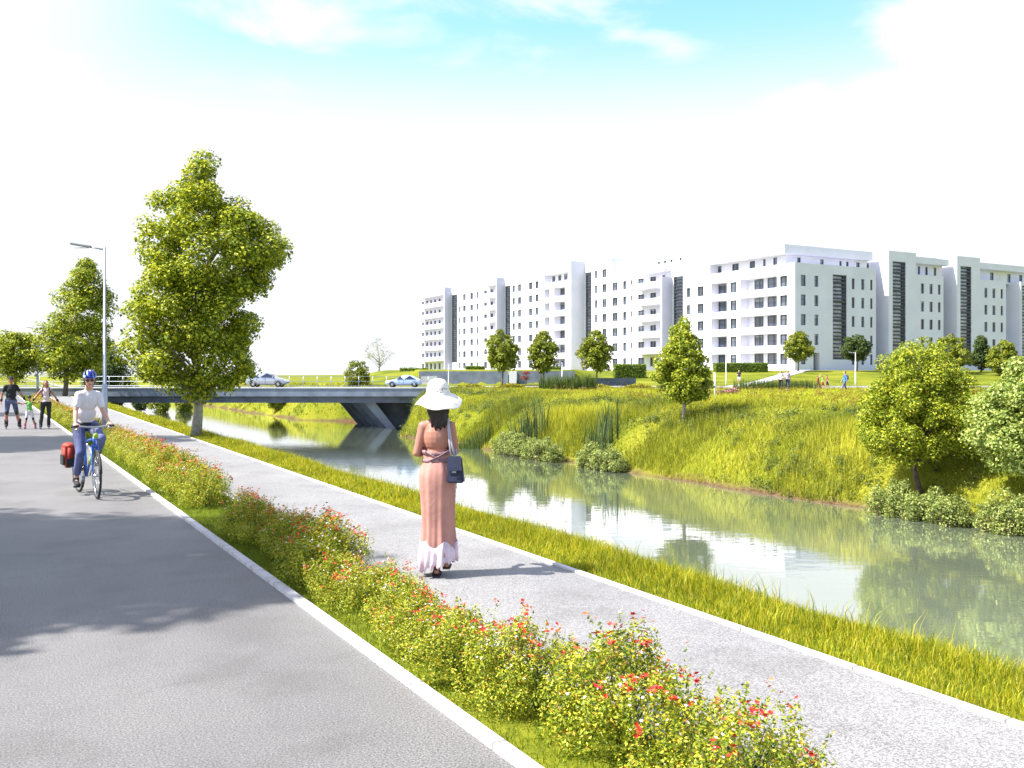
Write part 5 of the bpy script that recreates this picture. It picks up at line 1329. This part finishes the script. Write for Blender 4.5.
# --- bicycle and rider
BIKE_YAW = R(190)
bl = Vector((1.04, 15.45, 0.012))
BK = empty('bicycle', bl, BIKE_YAW, label='black and blue touring bicycle ridden towards the viewer on the road', cat='bicycle')
def wheel(name, y, steer=0.0):
    q = Matrix.Translation((0, y, .345)) @ Matrix.Rotation(steer, 4, 'Z')
    bm = bmesh.new(); ring = [q @ Vector((0, .325 * math.cos(a), .325 * math.sin(a))) for a in np.linspace(0, 2 * math.pi, 40, endpoint=False)]
    tube(bm, ring, .019, 8, closed=True); t = link('wheel', bm_mesh('wheel', bm), 'rubber', BK)
    bm = bmesh.new(); ring = [q @ Vector((0, .302 * math.cos(a), .302 * math.sin(a))) for a in np.linspace(0, 2 * math.pi, 40, endpoint=False)]
    tube(bm, ring, .010, 6, closed=True); link('rim', bm_mesh('rim', bm), 'steel', t)
    bm = bmesh.new()
    for i in range(24):
        a = 2 * math.pi * i / 24; s_ = .03 if i % 2 else -.03
        tube(bm, [q @ Vector((s_, 0, 0)), q @ Vector((0, .30 * math.cos(a), .30 * math.sin(a)))], .0018, 4)
    link('spokes', bm_mesh('spokes', bm), 'steel', t)
    bm = bmesh.new(); tube(bm, [q @ Vector((-.05, 0, 0)), q @ Vector((.05, 0, 0))], .02, 10); link('hub', bm_mesh('hub', bm), 'steel', t)
    bm = bmesh.new(); tube(bm, [q @ Vector((0, .365 * math.cos(a), .365 * math.sin(a))) for a in np.linspace(R(10), R(165), 14)], .02, 6); link('mudguard', bm_mesh('mudguard', bm), 'rubber', t)
wheel('front', .54, R(-6)); wheel('rear', -.52)
def bk(name, pts, r_, mat, n=8):
    bm = bmesh.new(); tube(bm, pts, r_, n); return link(name, bm_mesh(name, bm), mat, BK)
bm = bmesh.new()
for pts, r_ in (([(0, .36, .92), (0, .39, .80)], .022), ([(0, -.17, .90), (0, -.06, .29)], .017), ([(0, -.15, .82), (0, .37, .88)], .017), ([(0, -.06, .29), (0, .38, .82)], .020)):
    tube(bm, pts, r_, 10)
for s_ in (-1, 1):
    tube(bm, [(s_ * .02, -.06, .29), (s_ * .06, -.52, .345)], .010, 8); tube(bm, [(s_ * .015, -.155, .84), (s_ * .06, -.52, .345)], .009, 8)
link('frame', bm_mesh('frame', bm), 'blue_frame', BK)
bm = bmesh.new()
for s_ in (-1, 1): tube(bm, [(s_ * .045, .40, .78), (s_ * .052, .47, .52), (s_ * .052, .54, .345)], [.015, .013, .010], 8)
tube(bm, [(-.045, .40, .78), (.045, .40, .78)], .016, 8); link('fork', bm_mesh('fork', bm), 'blue_frame', BK)
bk('stem', [(0, .36, .90), (0, .345, 1.03), (0, .40, 1.06)], .015, 'steel')
bk('handlebar', [(-.29, .29, 1.07), (-.2, .33, 1.075), (-.06, .40, 1.06), (.06, .40, 1.06), (.2, .33, 1.075), (.29, .29, 1.07)], .013, 'steel')
for s_ in (-1, 1):
    bk('grip', [(s_ * .30, .285, 1.07), (s_ * .20, .33, 1.075)], .019, 'rubber')
    bk('brake_lever', [(s_ * .20, .345, 1.07), (s_ * .24, .38, 1.04), (s_ * .28, .36, 1.02)], .006, 'steel')
bm = bmesh.new(); ellipsoid(bm, (0, -.22, 1.0), (.075, .09, .03), seg=14); capsule(bm, (0, -.17, 1.0), .035, (0, -.05, 1.0), .018); link('saddle', remesh(bm, .006, 2), 'rubber', BK)
bk('seat_post', [(0, -.165, .87), (0, -.19, .98)], .013, 'steel')
PDR, PDL = Vector((-.115, -.12, .13)), Vector((.115, .0, .45))   # rider's right (picture left) down, left up
bk('crank', [(.05, -.06, .29), (.075, -.115, .13)], .010, 'steel'); bk('crank', [(-.05, -.06, .29), (-.075, -.005, .45)], .010, 'steel')
bm = bmesh.new(); M_ = Matrix.Translation((.045, -.06, .29)) @ Matrix.Rotation(R(90), 4, 'Y'); bmesh.ops.create_cone(bm, cap_ends=True, segments=24, radius1=.09, radius2=.09, depth=.006, matrix=M_); link('chainring', bm_mesh('chainring', bm), 'steel', BK)
for s_, c in ((1, (.125, -.117, .13)), (-1, (-.125, -.003, .45))):
    bm = bmesh.new(); box(bm, c[0] - .045, c[0] + .045, c[1] - .035, c[1] + .035, c[2] - .011, c[2] + .011); link('pedal', bm_mesh('pedal', bm), 'rubber', BK)
bm = bmesh.new()
for s_ in (-1, 1):
    tube(bm, [(s_ * .05, -.52, .345), (s_ * .07, -.50, .74), (s_ * .07, -.78, .74)], .007, 6); tube(bm, [(s_ * .05, -.52, .345), (s_ * .07, -.72, .74)], .007, 6); tube(bm, [(s_ * .07, -.25, .76), (s_ * .07, -.8, .74)], .007, 6)
link('rear_rack', bm_mesh('rear_rack', bm), 'steel', BK)
bm = bmesh.new(); ellipsoid(bm, (0, .47, .93), (.04, .03, .045), seg=12); link('front_light', bm_mesh('front_light', bm), 'yellow_green', BK)
bm = bmesh.new(); tube(bm, [(.0, .17, .50), (.0, .26, .61)], .036, 10); link('bottle', bm_mesh('bottle', bm), 'yellow_green', BK)
# pannier
PN = empty('pannier_bag', bl, BIKE_YAW, label='red and black pannier bag hanging from the bicycle rear rack', cat='pannier bag')
bm = bmesh.new(); M_ = Matrix.Translation((.15, -.55, .59)); vs = box(bm, -.075, .075, -.15, .15, -.20, .16, M=M_)
for v in vs:
    if v.co.z < .44: v.co.y = -.55 + (v.co.y + .55) * .75
bmesh.ops.bevel(bm, geom=bm.edges[:], offset=.04, segments=3, affect='EDGES'); link('bag_body', bm_mesh('bag_body', bm, True), 'red_cloth', PN)
bm = bmesh.new(); ellipsoid(bm, (.15, -.55, .73), (.085, .155, .055), seg=14); link('lid', bm_mesh('lid', bm), 'red_cloth', PN)
bm = bmesh.new(); box(bm, .224, .242, -.65, -.45, .44, .60); bmesh.ops.bevel(bm, geom=bm.edges[:], offset=.008, segments=2, affect='EDGES'); link('pocket', bm_mesh('pocket', bm), 'black_cloth', PN)
bm = bmesh.new(); box(bm, .09, .21, -.41, -.392, .41, .54); link('side_panel', bm_mesh('side_panel', bm), 'black_cloth', PN)
# rider
RD, j = make_person('cyclist in blue helmet, white shirt and jeans riding towards the viewer', bl, BIKE_YAW,
    dict(head=(.0, .13, 1.765), neck=(0, .06, 1.62), chest=(0, .02, 1.42), waist=(0, -.06, 1.24), pelvis=(0, -.14, 1.10), sh_l=(-.135, .05, 1.535), sh_r=(.135, .05, 1.535),
         el_l=(-.205, .08, 1.28), el_r=(.19, .10, 1.29), wr_l=(-.245, .235, 1.115), wr_r=(.225, .235, 1.115), hip_l=(-.095, -.14, 1.06), hip_r=(.095, -.14, 1.06),
         kn_l=(-.135, .26, .88), kn_r=(.125, .10, .66), an_l=(-.125, -.04, .56), an_r=(.125, -.16, .255), toe_l=(-.13, .10, .49), toe_r=(.13, -.02, .165)),
    dict(skin='skin_pale', top='white_cloth', sleeve=.62, legs='denim', leglen=1.78, shoes='black_cloth', hair='hair_brown'), voxel=.0065, headq=Quaternion((0, 0, 1), R(-14)) @ Quaternion((1, 0, 0), R(-8)),
    hands={'l': (Vector((-.15, .75, -.35)), Vector((0, -.2, -1)), Vector((1, 0, 0)), 1.0), 'r': (Vector((.15, .75, -.35)), Vector((0, -.2, -1)), Vector((-1, 0, 0)), 1.0)}, torso=.86)
q = Quaternion((0, 0, 1), R(-14)) @ Quaternion((1, 0, 0), R(-8)); hc = Vector((.0, .13, 1.765)); T = lambda v: hc + q @ Vector(v)
bm = bmesh.new(); ellipsoid(bm, T((0, -.01, .056)), (.100, .128, .098), q, 24)
for v in list(bm.verts):
    l = q.inverted() @ (v.co - hc)
    if l.z < .035: l.z = .035 - (.035 - l.z) * .10; v.co = T(l)
hm = link('helmet', bm_mesh('helmet', bm, True), 'helmet', RD)
for a in (-.06, -.02, .02, .06):
    bm = bmesh.new(); tube(bm, [T((a, .105, .085)), T((a * 1.05, .06, .135)), T((a, -.02, .157)), T((a, -.09, .125))], .009, 6); link('vent', bm_mesh('vent', bm), 'rubber', hm)
for s_ in (-1, 1):
    bm = bmesh.new(); tube(bm, [T((s_ * .085, .01, .04)), T((s_ * .078, .02, -.03)), T((s_ * .03, .055, -.112))], .005, 6); link('chin_strap', bm_mesh('chin_strap', bm), 'rubber', hm)
bm = bmesh.new()
for s_ in (-1, 1): ellipsoid(bm, T((s_ * .034, .090, .004)), (.030, .012, .018), q, 12)
tube(bm, [T((-.066, .075, .01)), T((0, .104, .014)), T((.066, .075, .01))], .005, 6); link('sunglasses', bm_mesh('sunglasses', bm), 'visor', RD)
bm = bmesh.new(); tube(bm, [(-.23, .0, 1.105), (.0, .0, 1.1)], .01, 6); bm.free()
bm = bmesh.new(); ellipsoid(bm, (0, -.12, 1.085), (.142, .112, .05), seg=16); link('waistband', bm_mesh('waistband', bm), 'black_cloth', RD)

# --- family on skates, hand in hand
sk = lambda px: gp(px, 429.5)
SK_G = 'family on inline skates'
p = sk(11); zof = .075
man, _ = make_person('man in black shirt and cap on inline skates, holding the child by the hand', (p.x, p.y, .075), yaw_to(11),
    stand(sh_l=(-.160, 0, 1.39), sh_r=(.160, 0, 1.39), el_l=(-.29, .02, 1.15), wr_l=(-.42, .06, .93), el_r=(.27, 0, 1.13), wr_r=(.29, .06, .88), kn_l=(-.17, .05, .50), an_l=(-.25, 0, .09), toe_l=(-.28, .12, .045), kn_r=(.13, .04, .50), an_r=(.14, -.02, .09), toe_r=(.15, .11, .045)),
    dict(skin='skin', top='black_cloth', sleeve=.6, hem=True, legs='denim', leglen=1.0, shoes='black_cloth', pads='rubber', hair='hair_dark'), voxel=.010, foot='skate', group=SK_G)
bm = bmesh.new(); hc = Vector((0, .02, 1.60)); ellipsoid(bm, hc + Vector((0, -.012, .058)), (.086, .102, .075), seg=16); ellipsoid(bm, hc + Vector((0, .10, .045)), (.07, .07, .012), seg=12); link('cap', bm_mesh('cap', bm, True), 'black_cloth', man)
p = sk(29.5)
kid, _ = make_person('small child in a green top on pink inline skates between the two adults', (p.x, p.y, .05), yaw_to(29.5),
    stand(sh_l=(-.14, 0, 1.37), sh_r=(.14, 0, 1.37), el_l=(-.33, .0, 1.34), wr_l=(-.50, .03, 1.42), el_r=(.35, .0, 1.30), wr_r=(.55, .03, 1.36), kn_l=(-.17, .06, .50), an_l=(-.28, 0, .09), toe_l=(-.31, .12, .045), kn_r=(.15, .04, .50), an_r=(.21, -.02, .09), toe_r=(.24, .11, .045), head=(0, .02, 1.62)),
    dict(skin='skin', top='green_cloth', sleeve=0, legs='white_cloth', leglen=1.2, shoes='pink_plastic', pads='black_cloth', hair='hair_dark'), voxel=.014, foot='skate', group=SK_G, scale=.63, sex='f', hair='short')
bm = bmesh.new(); ellipsoid(bm, Vector((0, .008, 1.68)), (.10, .12, .09), seg=16); link('helmet', bm_mesh('helmet', bm, True), 'rubber', kid)
p = sk(46)
mum, _ = make_person('woman in white top and black trousers on inline skates, holding the child by the hand', (p.x, p.y, .07), yaw_to(46),
    stand(sh_l=(-.135, 0, 1.385), sh_r=(.135, 0, 1.385), el_l=(-.28, .0, 1.16), wr_l=(-.40, .04, .95), el_r=(.30, .0, 1.17), wr_r=(.43, .06, .99), kn_l=(-.10, .05, .50), an_l=(-.09, 0, .09), toe_l=(-.10, .12, .045), kn_r=(.13, .04, .50), an_r=(.17, -.02, .09), toe_r=(.19, .11, .045)),
    dict(skin='skin', top='pink_white_cloth', sleeve=0, legs='black_cloth', leglen=1.85, shoes='black_cloth', pads='black_cloth', hair='hair_dark'), voxel=.010, foot='skate', group=SK_G, scale=.925, sex='f', hair='long')
for s_ in (-1, 1):
    bm = bmesh.new(); tube(bm, [(s_ * .10, -.08, 1.40), (s_ * .115, .02, 1.465), (s_ * .125, .10, 1.36), (s_ * .125, .10, 1.18), (s_ * .12, -.06, 1.12)], .018, 6); link('backpack_strap', bm_mesh('backpack_strap', bm), 'black_cloth', mum)

# --- distant walkers
def far_person(label, px, F_, yaw, mats, J=None, **kw):
    p = at(px, F_); p.z = h(p.x, p.y) + kw.pop('dz', .0)
    return make_person(label, p, yaw, J or stand(), mats, voxel=.016, **kw)
walk = dict(kn_l=(-.10, .18, .52), an_l=(-.10, .22, .10), toe_l=(-.11, .38, .05), kn_r=(.10, -.02, .50), an_r=(.10, -.26, .12), toe_r=(.11, -.12, .04), el_l=(-.23, -.10, 1.14), wr_l=(-.24, -.10, .90), el_r=(.23, .06, 1.14), wr_r=(.24, .22, .94))
run = dict(kn_l=(-.10, .26, .58), an_l=(-.10, .10, .24), toe_l=(-.11, .24, .17), kn_r=(.10, -.06, .50), an_r=(.10, -.30, .14), toe_r=(.11, -.16, .04), el_l=(-.25, -.14, 1.16), wr_l=(-.16, .08, 1.18), el_r=(.25, .02, 1.14), wr_r=(.16, .24, 1.2))
far_person('runner in black shirt and pale shorts on the path before the long hedge', 739, 101.5, yaw_to(739), dict(skin='skin_pale', top='black_cloth', sleeve=.5, legs='white_cloth', leglen=.6, shoes='white_cloth', hair='hair_dark'), stand(**run), dz=.08)
far_person('walker in pale top and black trousers, left one of the walking pair', 781, 75, yaw_to(781), dict(skin='skin_pale', top='pink_white_cloth', sleeve=.4, legs='black_cloth', leglen=1.8, shoes='black_cloth', hair='hair_dark'), stand(**walk), sex='f', hair='long', group='walking pair')
far_person('walker in lilac top and dark trousers, right one of the walking pair', 787.5, 75.3, yaw_to(787), dict(skin='skin_pale', top='lilac_cloth', sleeve=.4, legs='denim_dark', leglen=1.8, shoes='white_cloth', hair='hair_brown'), stand(**walk), sex='f', hair='long', group='walking pair')
far_person('child in red reaching up beside the meadow, leftmost of the three children', 818, 81, yaw_to(818) + 1.2, dict(skin='skin_pale', top='red_shirt', sleeve=.5, legs='red_shirt', leglen=.9, shoes='black_cloth', hair='hair_dark'), stand(el_l=(-.3, .05, 1.6), wr_l=(-.42, .1, 1.85), **{k: v for k, v in walk.items() if k[:2] not in ('el', 'wr')}), scale=.74, group='playing children')
far_person('child in a green shirt and red shorts in the middle of the three children', 822.5, 82, yaw_to(822) + 1.5, dict(skin='skin_pale', top='green_cloth', sleeve=.5, legs='red_shirt', leglen=.9, shoes='black_cloth', hair='hair_brown'), stand(**walk), scale=.74, group='playing children')
far_person('child in dark red shirt, rightmost of the three children', 827, 81.5, yaw_to(827) + 1.4, dict(skin='skin_pale', top='red_cloth', sleeve=.5, legs='denim_dark', leglen=.9, shoes='black_cloth', hair='hair_dark'), stand(**walk), scale=.78, group='playing children')
wb, _ = far_person('walker in light blue jacket and jeans carrying a dark backpack', 845, 74, yaw_to(845) - 1.35, dict(skin='skin_pale', top='blue_cloth', sleeve=1.0, hem=True, legs='denim', leglen=1.85, shoes='black_cloth', hair='hair_brown'), stand(**walk))
BP = empty('backpack', wb.location, wb.rotation_euler.z, label='dark backpack on the back of the walker in light blue', cat='backpack')
bm = bmesh.new(); box(bm, -.14, .14, -.26, -.115, 1.04, 1.42); bmesh.ops.bevel(bm, geom=bm.edges[:], offset=.045, segments=3, affect='EDGES'); link('bag_body', bm_mesh('bag_body', bm, True), 'denim_dark', BP)
for s_ in (-1, 1):
    bm = bmesh.new(); tube(bm, [(s_ * .10, -.13, 1.38), (s_ * .11, .0, 1.475), (s_ * .12, .115, 1.32), (s_ * .12, .02, 1.10), (s_ * .11, -.13, 1.08)], .015, 6); link('strap', bm_mesh('strap', bm), 'denim_dark', BP)

bpy.data.scenes.remove(TMP)
# ------------------------------------------------------------------ sky, sun, camera
w = bpy.data.worlds.new('World'); S.world = w; w.use_nodes = True; nt = w.node_tree
bg = nt.nodes['Background']
sky = N(nt, 'ShaderNodeTexSky', sky_type='NISHITA'); sky.sun_disc = False; sky.sun_elevation = SUN_EL; sky.sun_rotation = math.atan2(SUN_H.x, SUN_H.y)
sky.air_density = 1.0; sky.dust_density = 1.0; sky.ozone_density = 1.2
tc = N(nt, 'ShaderNodeTexCoord')
mp = N(nt, 'ShaderNodeMapping'); mp.inputs['Scale'].default_value = (1, 1, 2.6); nt.links.new(tc.outputs['Generated'], mp.inputs['Vector'])
no = N(nt, 'ShaderNodeTexNoise', i_Scale=4.2, i_Detail=7.0, i_Roughness=0.52, i_Distortion=0.3); nt.links.new(mp.outputs[0], no.inputs['Vector'])
# a gap in the bright cloud layer ahead and above
gd = Vector((math.sin(YAW + .03), math.cos(YAW + .03), 0))
dt = N(nt, 'ShaderNodeVectorMath', operation='DOT_PRODUCT'); nt.links.new(tc.outputs['Generated'], dt.inputs[0]); dt.inputs[1].default_value = gd
ga = N(nt, 'ShaderNodeMapRange', interpolation_type='SMOOTHSTEP'); ga.inputs['From Min'].default_value = 0.80; ga.inputs['From Max'].default_value = 0.90; nt.links.new(dt.outputs['Value'], ga.inputs['Value'])
sz = N(nt, 'ShaderNodeSeparateXYZ'); nt.links.new(tc.outputs['Generated'], sz.inputs[0])
ge = N(nt, 'ShaderNodeMapRange', interpolation_type='SMOOTHSTEP'); ge.inputs['From Min'].default_value = math.sin(R(13.0)); ge.inputs['From Max'].default_value = math.sin(R(21.5)); nt.links.new(sz.outputs['Z'], ge.inputs['Value'])
g1 = N(nt, 'ShaderNodeMath', operation='MULTIPLY'); nt.links.new(ga.outputs[0], g1.inputs[0]); nt.links.new(ge.outputs[0], g1.inputs[1])
n2 = N(nt, 'ShaderNodeMapRange', interpolation_type='SMOOTHSTEP'); n2.inputs['From Min'].default_value = 0.62; n2.inputs['From Max'].default_value = 0.46; nt.links.new(no.outputs['Fac'], n2.inputs['Value'])
mg = N(nt, 'ShaderNodeMath', operation='MULTIPLY'); nt.links.new(g1.outputs[0], mg.inputs[0]); nt.links.new(n2.outputs[0], mg.inputs[1])
iv0 = N(nt, 'ShaderNodeMath', operation='SUBTRACT'); iv0.inputs[0].default_value = 1.0; nt.links.new(mg.outputs[0], iv0.inputs[1])
# the bright cloud bank fills the sky ahead; the unseen part behind is cleared to deepen shade
d2 = N(nt, 'ShaderNodeVectorMath', operation='DOT_PRODUCT'); nt.links.new(tc.outputs['Generated'], d2.inputs[0]); d2.inputs[1].default_value = (math.sin(YAW), math.cos(YAW), 0)
g2 = N(nt, 'ShaderNodeMapRange', interpolation_type='SMOOTHSTEP'); g2.inputs['From Min'].default_value = 0.0; g2.inputs['From Max'].default_value = 0.65; g2.inputs['To Min'].default_value = 0.03; nt.links.new(d2.outputs['Value'], g2.inputs['Value'])
inv = N(nt, 'ShaderNodeMath', operation='MULTIPLY'); nt.links.new(iv0.outputs[0], inv.inputs[0]); nt.links.new(g2.outputs[0], inv.inputs[1])
mx = N(nt, 'ShaderNodeMix', data_type='RGBA'); nt.links.new(inv.outputs[0], mx.inputs[0]); tn = N(nt, 'ShaderNodeMix', data_type='RGBA', blend_type='MULTIPLY'); tn.inputs[0].default_value = 1; nt.links.new(sky.outputs[0], tn.inputs[6]); tn.inputs[7].default_value = (1.22, 1.13, 1.12, 1)
tg = N(nt, 'ShaderNodeMix', data_type='RGBA', blend_type='MULTIPLY'); nt.links.new(g1.outputs[0], tg.inputs[0]); nt.links.new(tn.outputs[2], tg.inputs[6]); tg.inputs[7].default_value = (0.95, 1.32, 1.12, 1)
nt.links.new(tg.outputs[2], mx.inputs[6])
CLOUD = 4.25
mx.inputs[7].default_value = (CLOUD * .95, CLOUD * .98, CLOUD * 1.05, 1)
nt.links.new(mx.outputs[2], bg.inputs['Color']); bg.inputs['Strength'].default_value = 0.12
sl = bpy.data.lights.new('sun', 'SUN'); sl.energy = 5.0; sl.angle = R(0.9); sl.color = (1.0, .95, .87)
so = bpy.data.objects.new('sun', sl); COL.objects.link(so); so.rotation_euler = (-SUN).to_track_quat('-Z', 'Y').to_euler(); so.location = (-20, 10, 40)
cd = bpy.data.cameras.new('camera'); cam = bpy.data.objects.new('camera', cd); COL.objects.link(cam)
cam.location = (0, 0, EYE); cam.rotation_euler = (R(90), 0, -YAW); cd.sensor_width = 36; cd.lens = FPX / 1024 * 36; cd.shift_y = -9 / 1024
cd.clip_end = 9000; cd.clip_start = .05; S.camera = cam
vs_ = S.view_settings; vs_.view_transform = 'Standard'; vs_.look = 'None'; vs_.gamma = 1; vs_.exposure = 1.15; vs_.use_curve_mapping = False
S.render.resolution_x, S.render.resolution_y = 1024, 768
S.cycles.max_bounces = 6; S.cycles.transparent_max_bounces = 4; S.cycles.use_denoising = True
